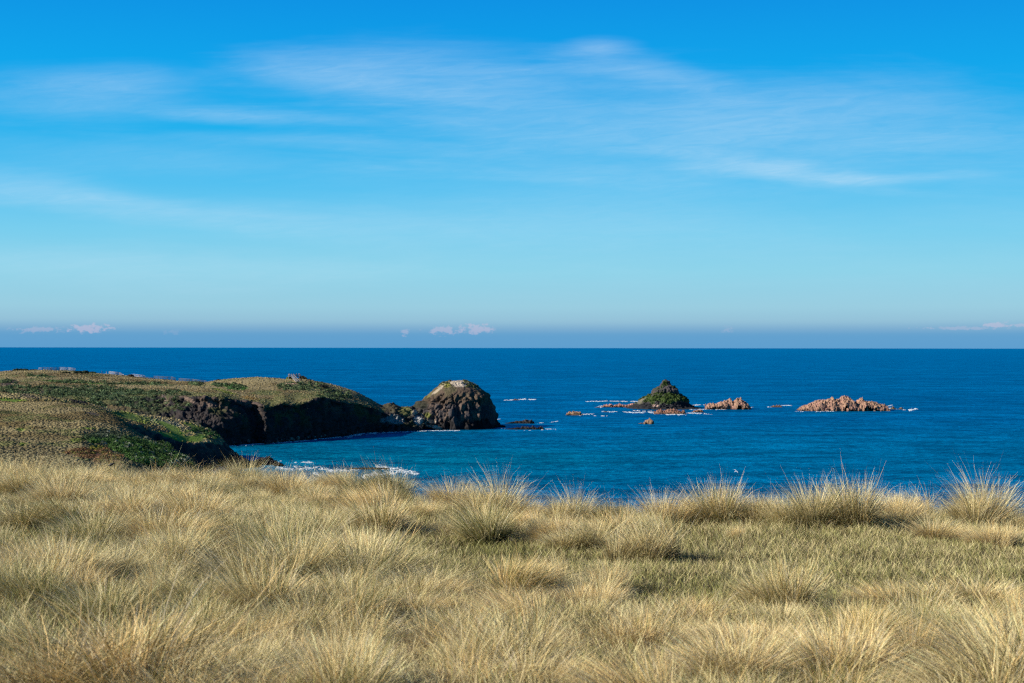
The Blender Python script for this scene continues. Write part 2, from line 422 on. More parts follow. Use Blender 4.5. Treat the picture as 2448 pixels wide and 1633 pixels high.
# ================================================================== far headland
def build_headland():
    us = np.arange(-320, 1016, 1.5)
    rv, rY = prof(us, [(-320, 890, 860), (0, 888, 850), (50, 885.5, 850), (100, 884.5, 848), (160, 886, 845), (230, 892, 840), (300, 898, 835), (350, 904, 825), (420, 910, 815),
        (490, 914.5, 800), (520, 909, 795), (560, 905, 792), (600, 902, 790), (617, 901, 790), (650, 903, 788), (683, 906.5, 785), (715, 904, 784), (735, 906, 784), (756, 911, 785), (780, 916, 786), (805, 921, 788), (849, 935.5, 790), (882, 953, 792),
        (905, 966, 792), (916, 968, 792), (927, 964.5, 790), (942, 964, 790), (950, 970, 790), (960, 975, 790), (985, 974, 795), (1016, 990, 800)])
    mv, mY = prof(us, [(-320, 925, 740), (0, 923, 740), (100, 918, 745), (230, 919, 750), (400, 926, 745), (490, 930, 738), (573, 936, 735), (635, 936, 738), (705, 933, 745), (772, 935, 752),
        (849, 952, 768), (882, 963, 775), (916, 976, 780), (942, 972, 778), (960, 982, 778), (1016, 996, 785)])
    ev, eY = prof(us, [(-320, 950, 640), (0, 945, 650), (100, 958, 655), (200, 950, 680), (300, 944, 690), (400, 944, 686), (462, 946, 672), (528, 948, 668), (573, 959, 678), (606, 957, 690), (630, 968, 676), (650, 970, 682), (679, 958, 690),
        (705, 966, 693), (740, 956, 702), (772, 949, 712), (816, 960, 728), (849, 964, 745), (871, 968, 755), (916, 985, 768), (960, 991, 770), (1016, 1002, 776)])
    bY, bz = prof(us, [(-320, 520, 15), (0, 540, 14), (200, 570, 10), (330, 600, 5), (450, 630, 1), (551, 651, 0), (600, 664, 0), (622, 672, 0), (634, 659, 0), (650, 669, 0), (739, 692, 0), (838, 732, 0), (871, 750, 0), (915, 758, 0), (960, 762, 0), (990, 767, 0), (1016, 772, 0)])
    def rowv(v, Y): return np.stack([(us - 1224) / F * Y, Y, H - (v - vh(us)) / F * Y], -1)
    def rowz(z, Y): return np.stack([(us - 1224) / F * Y, Y, z + 0 * us], -1)
    Rg = rowv(rv, rY); E = rowv(ev, eY)
    cl = sst(us, 380, 560)
    back = rowz(-4, rY + 110); bk = np.stack([(us - 1224) / F * (rY + 45), rY + 45, Rg[:, 2] * 0.72 - 0.5], -1)
    zc = E[:, 2] * 0.5 + bz * 0.5; Yc = bY + (eY - bY) * (0.30 * cl + 0.5 * (1 - cl))
    c1 = rowz(zc, Yc); z2 = E[:, 2] * 0.86 + bz * 0.14; c2 = rowz(z2, bY + (eY - bY) * (0.78 * cl + 0.86 * (1 - cl)))
    toe = rowz(bz + (E[:, 2] - bz) * 0.14, bY + (eY - bY) * 0.13)
    rows = [back, bk, Rg, rowv(mv, mY), E, c2, c1, toe, rowz(bz, bY), rowz(bz - 4, bY - 5)]
    Gd, sv = loft(rows, [10, 10, 34, 30, 14, 24, 24, 12, 6])
    N = normals(Gd); N *= np.where(N[..., 2:3].mean() < 0, -1, 1)
    S = np.repeat(sv[:, None], Gd.shape[1], 1); U = np.repeat(us[None], Gd.shape[0], 0)
    cliff = sst(S, 3.7, 4.5) * (1 - 0.7 * (1 - sst(U, 250, 470))) * (1 - sst(S, 8.6, 9))
    cliff = np.maximum(cliff, .75 * sst(U, 905, 925) * sst(S, 1.6, 2.1) * (1 - sst(S, 8.6, 9)))
    warp = fbm(Gd, 18, 3, 3)
    q = Gd * np.array([1, 1, 0.32])
    rid = 1 - 2 * np.abs(fbm(q, 7.5, 4, 9, 0.55)) * 2.0
    up = sst(S, 3.8, 4.3) * (1 - sst(S, 5.2, 6.6))
    disp = cliff * ((rid - 0.55) * 2.0 + warp * 6.0 + fbm(Gd, 2.2, 3, 19) * 1.8 + fbm(Gd, 1.1, 2, 20) * 1.8 + up * fbm(Gd * np.array([1, 1, .6]), 4.5, 3, 29) * 4.0)
    top = (1 - cliff) * sst(S, 2.05, 2.5)
    wf, wc, wi = worley(Gd * np.array([1, 1, .55]) + fbm(Gd, 3, 2, 8)[..., None] * 2, 2.4, 5)
    disp = disp + cliff * ((wi - .5) * 2.2 - (1 - sst(wc, 0, .25)) * 1.0)
    disp = disp + top * (fbm(Gd, 22, 4, 33) * 2.6)
    topj = sst(S, 1.5, 2.0) * (1 - sst(S, 2.0, 3.0)) * fbm(Gd, 6, 3, 51) * 0.5
    hN = N.copy(); hN[..., 2] *= 0.6
    Gd = Gd + hN * disp[..., None]; Gd[..., 2] += topj
    N = normals(Gd); N *= np.where(N[..., 2:3].mean() < 0, -1, 1)
    u, v = px(Gd)
    n1 = fbm(Gd, 30, 5, 60, 0.6); n2 = fbm(Gd, 5, 4, 70, 0.6)
    k = sst(n1, -0.08, 0.10)[..., None]
    col = TAN * (1 - k) + TAN2 * k
    ol = sst(fbm(Gd, 26, 5, 80, 0.62) + 0.18 * sst(S, 2.7, 3.8) - 0.07, 0.02, 0.14)[..., None] * 0.8
    col = col * (1 - ol) + OLIVE * ol
    GRN = [.035, .075, .022]
    pl = [(190, 914, 75, 3.5, 3, [.05, .10, .02], 1), (330, 918, 90, 3, 2, [.05, .085, .03], .8), (100, 899, 40, 2, 2, GRN, .8),
          (560, 924, 30, 8, 8, [.035, .085, .018], 1), (520, 920, 16, 5, 10, GRN, .9), (545, 938, 40, 4, 14, [.11, .13, .022], .9), (720, 925, 70, 12, 4, [.055, .075, .035], .9), (640, 938, 40, 8, 0, OLIVE, .9),
          (800, 945, 50, 14, 28, [.055, .065, .03], .9), (470, 918, 20, 5, 15, GRN, .7), (600, 952, 26, 5, 10, [.16, .10, .03], .8), (700, 917, 22, 1.5, 0, [.30, .20, .15], .9),
          (140, 936, 80, 16, 0, SCRUB * 1.1, .95), (230, 940, 90, 20, 4, SCRUB * 1.3, .9), (60, 932, 70, 12, 0, [.07, .06, .035], .8), (340, 962, 80, 24, 8, SCRUB * 1.2, .95), (300, 938, 60, 8, 0, SCRUB * 1.6, .8), (420, 975, 40, 18, 10, SCRUB, .9), (400, 945, 60, 12, 5, [.06, .055, .035], .7),  # dark patches towards the cliff paint in both scrub and slope shadow
          (215, 968, 50, 12, 20, [.075, .10, .02], .9), (130, 955, 26, 8, 0, [.07, .10, .02], .8), (20, 915, 26, 7, 0, [.045, .035, .035], .9)]
    col = patch(col, Gd, pl, 90)
    # rock of the cliff
    rk = BASALT * (0.8 + 0.9 * (n2[..., None] + 0.5))
    br = sst(fbm(Gd, 6, 4, 101, .6), 0.0, 0.14)[..., None] * (1 - sst(S, 5.0, 6.3))[..., None]
    rk = rk * (1 - br * .55) + BROWNROCK * br * .55
    yg = sst(fbm(Gd, 9, 4, 111, .6), 0.06, 0.16)[..., None] * 0.7 * (1 - sst(S, 5.5, 7))[..., None]
    rk = rk * (1 - yg) + OLIVE * 0.6 * yg
    kc = sst(cliff + n2 * 0.9, 0.35, 0.6)[..., None] * (0.25 + 0.75 * sst(U, 200, 420))[..., None]
    col = col * (1 - kc) + rk * kc
    col = patch(col, Gd, [(945, 975, 46, 14, 8, [.045, .040, .026], .95), (945, 1003, 24, 13, 10, WHITE * .5, .9), (918, 1004, 10, 8, 0, WHITE * .4, .8), (991, 985, 8, 14, 60, PALE * .9, .8), (1000, 1004, 12, 12, 30, WHITE * .8, .8), (972, 982, 18, 14, 20, [.10, .10, .035], .9),
                          (395, 955, 16, 4, 60, [.22, .16, .13], .7), (450, 955, 20, 5, 20, [.24, .17, .13], .6), (500, 968, 30, 8, 0, [.14, .10, .08], .6), (600, 965, 40, 8, 10, [.13, .09, .07], .5)], 120, 0.7, 5)
    fc = grid_faces(*Gd.shape[:2])
    me = make_mesh('headland', Gd.reshape(-1, 3), fc[:, ::-1].ravel(), 4, col.reshape(-1, 3), smooth=False)
    me.materials.append(M_terrain); o = link(bpy.data.objects.new('headland', me)); tag(o, kind='structure')
    # tussocks over it
    S3 = S[..., None]
    p, (nn, cc, ss, cf), area = surf_samples(Gd, 190000, None, [N, col, S3, kc])
    uu, vv = px(p)
    lum = cc.sum(1)
    keep = (ss[:, 0] > 1.4) & (ss[:, 0] < 5.0) & (cf[:, 0] < 0.5) & (nn[:, 2] > 0.55) & (uu < 906) & (uu > -250)
    keep &= rng.random(len(p)) < np.where(lum > 0.45, 0.9, 0.45)
    p, cc, lum, ss = p[keep], cc[keep], lum[keep], ss[keep]
    print('headland clumps', len(p), area)
    vr = rng.random((len(p), 1))
    cc = cc * (0.85 + 0.45 * vr)
    cc = np.where((rng.random((len(p), 1)) < 0.10), TAN * 1.5, cc)
    sz = 0.24 + 0.55 * rng.random(len(p)) ** 1.6
    scatter_domes('distant_tussocks', p - [0, 0, .1], sz, cc, spike=.7, flat=.45, label= 'pale dry tussocks and low heath carpeting the far headland above the cliff')
    # leafy scrub on the valley side and the lee hollows
    pp, (nn, ss), _ = surf_samples(Gd, 14000, None, [N, S3])
    uu, vv = px(pp); prob = np.zeros(len(pp))
    for (pu, pv, ru, rvv, t, c, s) in pl:
        if np.sum(c) < 0.2 and ru < 100: prob = np.maximum(prob, (np.hypot((uu - pu) / ru, (vv - pv) / rvv) < 0.9) * 0.55)
    keep = (rng.random(len(pp)) < prob) & (ss[:, 0] < 5.6) & (ss[:, 0] > 2.2)
    pp = pp[keep]; print('scrub', len(pp))
    cc = SCRUB[None] * (0.7 + 1.5 * rng.random((len(pp), 1))) + OLIVE[None] * rng.random((len(pp), 1)) * 0.5
    me = leaf_mesh('headland_scrub', pp, 0.9 + 1.1 * rng.random(len(pp)), 34, 0.38, cc, 0.75); me.materials.append(M_leaf)
    tag(link(bpy.data.objects.new('headland_scrub', me)), 'dark green wind-clipped scrub in the hollows of the far headland', kind='stuff')
    # stones at the foot of the cliff
    bu = 552 + rng.random(170) * 330; by = np.interp(bu, us, bY) - 1.5 + rng.random(170) * 5
    bp = np.stack([(bu - 1224) / F * by, by, 0.2 + rng.random(170) * 1.4], -1)
    br_ = rng.random((170, 1)); bc = BASALT * 1.5 * (1 - br_ ** 6) + PALE * 0.5 * br_ ** 6
    scatter_domes('cliff_foot_stones', bp, 0.35 + rng.random(170) ** 2 * .7, bc, 'wet and bleached stones strewn along the foot of the shaded cliff', mat=M_rock, flat=0.9, spike=.3)
    return us, rv, rY, bY, Gd
HL = build_headland()
def ridge_point(u, dY=0.0, dv=0.0):
    us, rv, rY, bY, Gd = HL
    return P(u, np.interp(u, us, rv) + dv, np.interp(u, us, rY) + dY)
_hlG = HL[4]
def on_headland(u, v):
    """nearest surface point of the headland that shows at u, v"""
    uu, vv = px(_hlG[18:60]); k = np.argmin((uu - u) ** 2 + (vv - v) ** 2 * 4)
    return _hlG[18:60].reshape(-1, 3)[k].copy()

# ================================================================== middle spur
def build_spur():
    us = np.arange(-320, 604, 1.5)
    rv, rY = prof(us, [(-320, 940, 520), (0, 941, 520), (82, 944, 520), (163, 955, 525), (204, 963, 530), (261, 980, 540), (289, 984, 550), (340, 991, 558), (408, 1000, 565), (463, 1011, 568), (490, 1022, 566),
        (509, 1031, 563), (528, 1046, 560), (536, 1058, 560), (541, 1067, 560), (553, 1078, 562), (583, 1100, 566), (604, 1110, 568)])
    ev, eY = prof(us, [(-320, 985, 440), (0, 985, 440), (150, 985, 450), (245, 993, 470), (280, 1006, 490), (340, 1022, 505), (381, 1037, 510), (422, 1050, 515), (449, 1058, 520), (503, 1057, 535), (531, 1062, 548), (541, 1072, 553), (553, 1083, 556), (583, 1103, 562), (604, 1112, 565)])
    def rowv(v, Y): return np.stack([(us - 1224) / F * Y, Y, H - (v - vh(us)) / F * Y], -1)
    def rowz(z, Y): return np.stack([(us - 1224) / F * Y, Y, z + 0 * us], -1)
    Rg = rowv(rv, rY); E = rowv(ev, eY)
    bz = np.interp(us, [-320, 200, 330, 430, 604], [18, 14, 4, -1, -1])
    bz = np.minimum(bz, E[:, 2] - 1)
    bY = eY - np.interp(us, [-320, 250, 330, 604], [40, 30, 18, 9])
    back = rowz(np.minimum(-3, 0 * us), rY + 60); bk = np.stack([Rg[:, 0] * 1.03, rY + 22, Rg[:, 2] * 0.62 - 1], -1)
    bkl = sst(us, 150, 300)
    back[:, 2] = -3 * bkl + 10 * (1 - bkl)
    mid = rowv(rv * 0.5 + ev * 0.5, rY * 0.5 + eY * 0.5)
    cm = rowz(E[:, 2] * .55 + bz * .45, eY - (eY - bY) * 0.45)
    rows = [back, bk, Rg, mid, E, cm, rowz(bz, bY), rowz(bz - 4, bY - 4)]
    Gd, sv = loft(rows, [8, 8, 26, 26, 26, 20, 4])
    N = normals(Gd); N *= np.where(N[..., 2:3].mean() < 0, -1, 1)
    S = np.repeat(sv[:, None], Gd.shape[1], 1); U = np.repeat(us[None], Gd.shape[0], 0)
    cliff = sst(S, 3.85, 4.3) * sst(U, 240, 330); cliff = np.maximum(cliff, sst(U, 520, 545) * sst(S, 1.5, 2))
    q = Gd * np.array([1, 1, 0.5]); rid = 1 - 2 * np.abs(fbm(q, 4.5, 4, 209, 0.55)) * 2.0
    disp = cliff * ((rid - .55) * 1.5 + fbm(Gd, 1.6, 3, 219) * 1.5) + (1 - cliff) * sst(S, 2.05, 2.5) * fbm(Gd, 13, 4, 233) * 1.4
    Gd = Gd + N * disp[..., None]
    N = normals(Gd); N *= np.where(N[..., 2:3].mean() < 0, -1, 1)
    n1 = fbm(Gd, 18, 5, 260, 0.6); n2 = fbm(Gd, 3, 4, 270, 0.6)
    k = sst(n1, -0.08, 0.10)[..., None]; col = TAN * (1 - k) + TAN2 * k
    ol = sst(fbm(Gd, 12, 4, 280, 0.62), 0.04, 0.14)[..., None] * 0.7; col = col * (1 - ol) + OLIVE * ol
    pl = [(20, 957, 55, 4, 2, LUSH * .9, 1), (125, 953, 16, 2, 15, [.05, .045, .035], 1), (75, 950, 25, 5, 15, [.085, .07, .05], .9), (190, 960, 24, 6, 8, [.03, .028, .025], 1), (150, 972, 60, 3.5, 5, [.028, .028, .022], .9), (140, 978, 45, 3.5, 5, [.05, .075, .02], .9),
          (320, 998, 60, 9, 12, LUSH * .8, 1), (370, 1008, 60, 8, 12, OLIVE * 1.3, .7), (400, 1012, 40, 6, 10, [.20, .19, .13], .7), (470, 1022, 34, 6, 18, LUSH * .7, .9), (475, 1030, 28, 9, 10, SCRUB * 1.3, 1), (440, 1044, 66, 13, 4, LUSH * 1.2, 1), (415, 1027, 46, 8, 25, LUSH * 1.1, .95),
          (335, 1025, 45, 6, 25, [.13, .09, .06], .8), (455, 1038, 18, 5, 0, [.26, .18, .10], .7), (515, 1048, 22, 9, 5, [.13, .10, .055], .9)]
    col = patch(col, Gd, pl, 290, 0.6, 8)
    rk = BASALT * (0.8 + 1.0 * (n2[..., None] + 0.5)); br = sst(fbm(Gd, 3, 4, 301, .6), 0.02, 0.12)[..., None] * (1 - sst(S, 4.2, 5.2))[..., None]
    rk = rk * (1 - br * .8) + BROWNROCK * br * .8
    kc = sst(cliff + n2 * .8, .4, .62)[..., None]
    col = col * (1 - kc) + rk * kc
    fc = grid_faces(*Gd.shape[:2])
    me = make_mesh('spur', Gd.reshape(-1, 3), fc[:, ::-1].ravel(), 4, col.reshape(-1, 3), smooth=False)
    me.materials.append(M_terrain); o = link(bpy.data.objects.new('hill_spur', me)); tag(o, kind='structure')
    S3 = S[..., None]
    p, (nn, cc, ss, cf), area = surf_samples(Gd, 60000, None, [N, col, S3, kc])
    uu, vv = px(p); lush = (cc[:, 1] > cc[:, 0] * 1.35)
    keep = (ss[:, 0] > 1.6) & (ss[:, 0] < 4.6) & (cf[:, 0] < 0.4) & (nn[:, 2] > 0.5) & (uu > -200) & (~lush | (rng.random(len(p)) < .03))
    keep &= rng.random(len(p)) < 0.6
    keep &= ~((uu > 300) & (uu < 520) & (vv > 985) & (rng.random(len(p)) < .6))
    p, cc = p[keep], cc[keep]; print('spur clumps', len(p), area)
    cc = cc * (0.9 + 0.8 * rng.random((len(p), 1)))
    scatter_domes('spur_tussocks', p - [0, 0, .1], 0.5 * (0.6 + 0.9 * rng.random(len(p))), cc, 'small straw tussocks on the middle spur and round its green terrace')
    pp, (nn, ss), _ = surf_samples(Gd, 9000, None, [N, S3]); uu, vv = px(pp)
    pr = (np.hypot((uu - 482) / 26, (vv - 1029) / 7) < 1) * .9 + (np.hypot((uu - 505) / 22, (vv - 1043) / 8) < 1) * .3 + (np.hypot((uu - 150) / 60, (vv - 974) / 5) < 1) * .35
    keep = (rng.random(len(pp)) < pr) & (ss[:, 0] < 4.4); pp = pp[keep]; print('spur scrub', len(pp))
    cc = np.array([.03, .075, .02])[None] * (0.7 + 1.0 * rng.random((len(pp), 1)))
    me = leaf_mesh('terrace_scrub', pp, 0.6 + 0.8 * rng.random(len(pp)), 70, 0.25, cc, 0.8); me.materials.append(M_leaf)
    tag(link(bpy.data.objects.new('terrace_scrub', me)), 'low dark green bushes matted at the tip of the green terrace', kind='stuff')
build_spur()

# ================================================================== near hillside
def build_hillside():
    us = np.arange(-420, 900, 2.0)
    cv, cY = prof(us, [(-420, 968, 425), (0, 963, 420), (136, 961, 415), (200, 968, 410), (245, 980, 405), (275, 993, 400), (299, 1012, 392), (327, 1034, 385), (367, 1053, 378), (408, 1070, 370), (446, 1091, 362), (463, 1105, 358), (520, 1150, 350), (600, 1200, 330), (900, 1330, 300)])
    mv, mY = prof(us, [(-420, 1020, 350), (0, 1020, 350), (200, 1030, 345), (300, 1060, 340), (367, 1085, 338), (446, 1112, 335), (520, 1170, 325), (600, 1230, 310), (900, 1370, 280)])
    nv_, nY = prof(us, [(-420, 1100, 270), (0, 1100, 270), (200, 1100, 275), (300, 1112, 285), (446, 1150, 300), (600, 1270, 290), (900, 1420, 260)])
    def rowv(v, Y): return np.stack([(us - 1224) / F * Y, Y, np.maximum(H - (v - vh(us)) / F * Y, -3.0)], -1)
    def rowz(z, Y): return np.stack([(us - 1224) / F * Y, Y, z + 0 * us], -1)
    C = rowv(cv, cY)
    rows = [rowz(np.where(us < 250, 10, -3), cY + 75), np.stack([C[:, 0] * 1.08, cY + 30, np.maximum(C[:, 2] - 7, -3)], -1), C, rowv(mv, mY), rowv(nv_, nY), rowz(np.maximum(24 - np.maximum(us - 200, 0) * .05, -3), 0 * us + 175), rowz(-3, 0 * us + 95)]
    Gd, sv = loft(rows, [8, 8, 40, 40, 24, 10])
    N = normals(Gd); N *= np.where(N[..., 2:3].mean() < 0, -1, 1)
    S = np.repeat(sv[:, None], Gd.shape[1], 1)
    Gd[..., 2] += fbm(Gd, 16, 4, 333) * 2.2 * sst(S, 2.1, 2.6)
    N = normals(Gd); N *= np.where(N[..., 2:3].mean() < 0, -1, 1)
    n1 = fbm(Gd, 18, 5, 360, 0.6); k = sst(n1, -0.08, 0.10)[..., None]; col = TAN * .95 * (1 - k) + TAN2 * k
    gl = sst(px(Gd)[1], 1010, 1090)[..., None] * .5; col = col * (1 - gl) + np.array([.13, .12, .07]) * gl
    ol = sst(fbm(Gd, 9, 4, 380, 0.62), 0.06, 0.14)[..., None] * 0.7; col = col * (1 - ol) + OLIVE * ol
    THI = [.028, .048, .016]
    pl = [(290, 1058, 100, 26, 12, THI, 1), (360, 1090, 110, 36, 12, THI, 1), (260, 1052, 70, 16, 0, [.035, .04, .02], 1), (225, 1085, 70, 14, 5, [.13, .06, .025], .9), (255, 1100, 40, 16, 0, [.15, .05, .03], .8), (235, 1070, 24, 8, 0, [.15, .14, .02], .8),
          (50, 1028, 14, 4, 0, LUSH, .8), (55, 1062, 14, 4, 0, LUSH * .8, .7), (210, 1023, 18, 2.5, 0, LUSH, 1), (185, 1052, 20, 5, 0, LUSH * .7, .6), (225, 990, 20, 4, 15, [.05, .04, .03], .9)]
    col = patch(col, Gd, pl, 390, 0.5, 7)
    fc = grid_faces(*Gd.shape[:2])
    me = make_mesh('hillside', Gd.reshape(-1, 3), fc[:, ::-1].ravel(), 4, col.reshape(-1, 3), smooth=False)
    me.materials.append(M_terrain); o = link(bpy.data.objects.new('hillside', me)); tag(o, kind='structure')
    S3 = S[..., None]
    p, (nn, cc, ss), area = surf_samples(Gd, 300000, None, [N, col, S3]); uu, vv = px(p)
    dark = cc.sum(1) < 0.16; lush = (cc[:, 1] > cc[:, 0] * 1.35); red = (cc[:, 0] > cc[:, 1] * 1.7)
    keep = (ss[:, 0] > 1.7) & (ss[:, 0] < 4.6) & (uu > -120) & (uu < 520) & (vv < 1180) & ~dark & ~red & (~lush | (rng.random(len(p)) < .1)) & (rng.random(len(p)) < .95)
    p, cc, vv = p[keep], cc[keep], vv[keep]; print('hill clumps', len(p), area)
    cc = cc * (0.9 + 0.5 * rng.random((len(p), 1)))
    scatter_domes('hillside_tussocks', p - [0, 0, .12], (0.22 + 0.34 * rng.random(len(p)) ** 1.5) * np.where(vv > 1010, 1.1, 0.85), cc, 'rounded straw tussocks packed over the near hillside', seg=6, flat=.58, spike=.75)
    pp, (nn, cc, ss), _ = surf_samples(Gd, 26000, None, [N, col, S3]); uu, vv = px(pp)
    dark = cc.sum(1) < 0.13; red = (cc[:, 0] > cc[:, 1] * 1.5)
    a = dark & (ss[:, 0] > 2) & (ss[:, 0] < 4.6) & (uu < 560) & (vv < 1190)
    q = pp[a]; uq, vq = px(q)
    q = q[rng.random(len(q)) < .9]; uq, vq = px(q); print('thicket', len(q))
    grey = (1 - sst(vq, 1045, 1062))[:, None]
    cc2 = (np.array([.034, .078, .015]) * (1 - grey) + np.array([.04, .055, .032]) * grey) * (0.5 + 1.3 * rng.random((len(q), 1)))
    cc2 = np.where(rng.random((len(q), 1)) < .10, [.20, .22, .16], cc2)
    me = leaf_mesh('thicket', q, 0.7 + 1.0 * rng.random(len(q)), 80, 0.20, cc2, 0.9); me.materials.append(M_leaf)
    tag(link(bpy.data.objects.new('hillside_thicket', me)), 'dense glossy green thicket running down the near hillside towards the gully', kind='stuff')
    a = red & (ss[:, 0] > 2) & (ss[:, 0] < 4.8) & (vv < 1180); q = pp[a]; q = q[rng.random(len(q)) < .6]
    cc2 = np.array([.16, .085, .04]) * (0.5 + 1.0 * rng.random((len(q), 1))); cc2 = np.where(rng.random((len(q), 1)) < .3, [.13, .12, .03], cc2)
    me = leaf_mesh('bracken', q, 0.5 + 0.6 * rng.random(len(q)), 60, 0.16, cc2, 0.7); me.materials.append(M_leaf)
    tag(link(bpy.data.objects.new('rusty_heath', me)), 'rusty brown heath between the hillside tussocks and the green thicket', kind='stuff')
build_hillside()

# ================================================================== sea rocks
def stack(name, left, right, Yc, ds, nk, na, dispf, colf, mat, zexp=2.0, parent=None, fall=-3.0):
    """a rock whose sides follow two outlines (pixel u, v lists from waterline to apex)"""
    L = np.array([[P(u, v, Yc)[0], P(u, v, Yc)[2]] for u, v in left]); Rr = np.array([[P(u, v, Yc)[0], P(u, v, Yc)[2]] for u, v in right])
    Ht = max(L[-1, 1], Rr[-1, 1]); kk = np.linspace(0, 1, nk)
    z = fall + (Ht - fall) * (1 - (1 - kk) ** zexp)
    xl = np.interp(z, L[:, 1], L[:, 0]); xr = np.interp(z, Rr[:, 1], Rr[:, 0])
    cx = (xl + xr) / 2; rx = (xr - xl) / 2; rx[-1] = 0.02; rx = np.maximum(rx, 0.02)
    an = np.linspace(0, 2 * np.pi, na, endpoint=False)
    yd = Yc + 0 * an
    Gd = np.zeros((nk, na, 3))
    Gd[..., 0] = cx[:, None] + rx[:, None] * np.cos(an)[None]
    Gd[..., 1] = Yc + (rx * ds)[:, None] * np.sin(an)[None]
    Gd[..., 2] = z[:, None]
    nx = np.cos(an)[None] + 0 * z[:, None]; ny = np.sin(an)[None] + 0 * z[:, None]
    N = np.stack([nx, ny, 0.25 + 0 * nx], -1)
    fade = np.clip(rx / (rx.max() * .12), 0, 1)[:, None] if len(rx) else 1
    d = dispf(Gd, z[:, None] / Ht) * fade
    Gd = Gd + N * d[..., None]
    col = colf(Gd, N, z[:, None] / Ht)
    fc = grid_faces(nk, na, True)
    me = make_mesh(name, Gd.reshape(-1, 3), fc.ravel(), 4, col.reshape(-1, 3), smooth=False); me.materials.append(mat)
    o = bpy.data.objects.new(name, me); link(o, parent)
    return o, Gd, col

# --- the domed bluff at the end of the headland
def dome_disp(G_, t):
    q = G_ * np.array([1, 1, 0.22]); rid = 1 - 5 * np.abs(fbm(q, 4.2, 4, 409, .5))
    wf, wc, wi = worley(G_ * np.array([1, 1, .3]) + fbm(G_, 3, 2, 8)[..., None] * 1.5, 2.6, 15)
    lower = (1 - .8 * sst(t, .56, .80)) * (t > -.2); fl = sst(t, -.1, .02)
    return lower * ((rid - .4) * 2.0 - 0.6 + (wi - .5) * 2.2 - (1 - sst(wc, 0, .3)) * .9) * (0.4 + 0.6 * fl) + fbm(G_, 9, 4, 411) * 1.6 + fbm(G_, 1.8, 3, 412) * .9 * (1 - .6 * sst(t, .5, .7)) + (1 - sst(t, .02, .16)) * (fbm(G_, 2.5, 3, 413) * 3 + 1.0)
def dome_col(G_, N, t):
    n = fbm(G_, 5, 4, 420, .6)[..., None]
    c = BASALT * (1.2 + 2.0 * (n + .5))
    b = sst(fbm(G_ * np.array([1, 1, .35]), 3, 3, 421), 0.02, .14)[..., None]; c = c * (1 - b * .8) + BROWNROCK * 1.2 * b * .8
    k = sst(t + n[..., 0] * .25, .47, .57)[..., None]; c = c * (1 - k) + np.array([.070, .050, .036]) * (1 + n * 1.0) * k
    k = sst(t + n[..., 0] * .5, .88, .96)[..., None]; c = c * (1 - k) + PALE * .7 * k
    g_ = (sst(fbm(G_, 7, 4, 423, .6), .02, .12) * sst(t, .55, .8))[..., None] * .3; c = c * (1 - g_) + OLIVE * g_
    k = (1 - sst(t + n[..., 0] * .4, .12, .2))[..., None]; c = c * (1 - k) + BASALT * (.7 + n) * k
    return patch(c, G_, [(1068, 920, 11, 7, -10, [.13, .13, .03], 1), (1128, 920, 22, 6, 30, OLIVE * .8, .9), (1100, 919, 20, 7, 0, [.36, .30, .24], .85), (1048, 932, 24, 3, -38, PALE * .7, .8),
                         (1020, 945, 14, 8, -40, [.12, .11, .04], .8), (1000, 968, 26, 12, 0, [.03, .032, .022], .9), (1003, 992, 30, 10, 40, [.04, .042, .03], .9), (1024, 993, 10, 8, 0, [.11, .12, .03], .9), (1012, 1004, 9, 18, -35, PALE, .9), (1036, 1020, 22, 4, 10, PALE * 1.05, .9), (1002, 1003, 10, 10, 0, WHITE, .8), (1030, 1008, 12, 5, 0, PALE, .7)], 430, .7, 4)
dm = empty('domed_rock', tuple(P(1090, 1028, 800))); dmi = dm.matrix_world
tag(dm, 'big dome-shaped sea bluff with pale cap and columned brown walls at the headland tip', 'rock')
DL = [(962, 1040), (972, 1015), (978, 990), (983, 977), (991, 970), (1001, 961), (1011, 957), (1024, 945), (1039, 931), (1050, 921), (1059, 914), (1075, 911), (1101, 909)]
DR = [(1196, 1045), (1189, 1025), (1187, 1007), (1186, 992), (1181, 972), (1178, 955), (1175, 948), (1163, 938), (1151, 929), (1140, 923), (1133, 919), (1124, 914), (1116, 911), (1101, 909)]
def child_fix(o, root):
    o.matrix_parent_inverse = root.matrix_world.inverted()
bpy.context.view_layer.update()
o, DG, DC = stack('rock_face', DL, DR, 805, 1.0, 150, 420, dome_disp, dome_col, M_rock, 1.7)
o.parent = dm; child_fix(o, dm)
# scrub on the cap
m_ = [(u, v) for u, v in [(1066, 916), (1070, 920), (1062, 922), (1074, 916)]]
k = DG.reshape(-1, 3); uu, vv = px(k); cap = k[(vv < 926) & (k[:, 1] < 812)]
idx = rng.integers(0, len(cap), 320)
cc = OLIVE[None] * (0.5 + 1.0 * rng.random((320, 1)))
sel = cap[idx]; uu, vv = px(sel); kp = ((uu > 1108) | (uu < 1078)); sel = sel[kp]; cc = cc[kp]
me = leaf_mesh('scrub', sel, 0.35 + 0.5 * rng.random(len(sel)), 24, .25, cc, .8); me.materials.append(M_leaf)
s_ = link(bpy.data.objects.new('scrub_cap', me)); s_.parent = dm; child_fix(s_, dm)

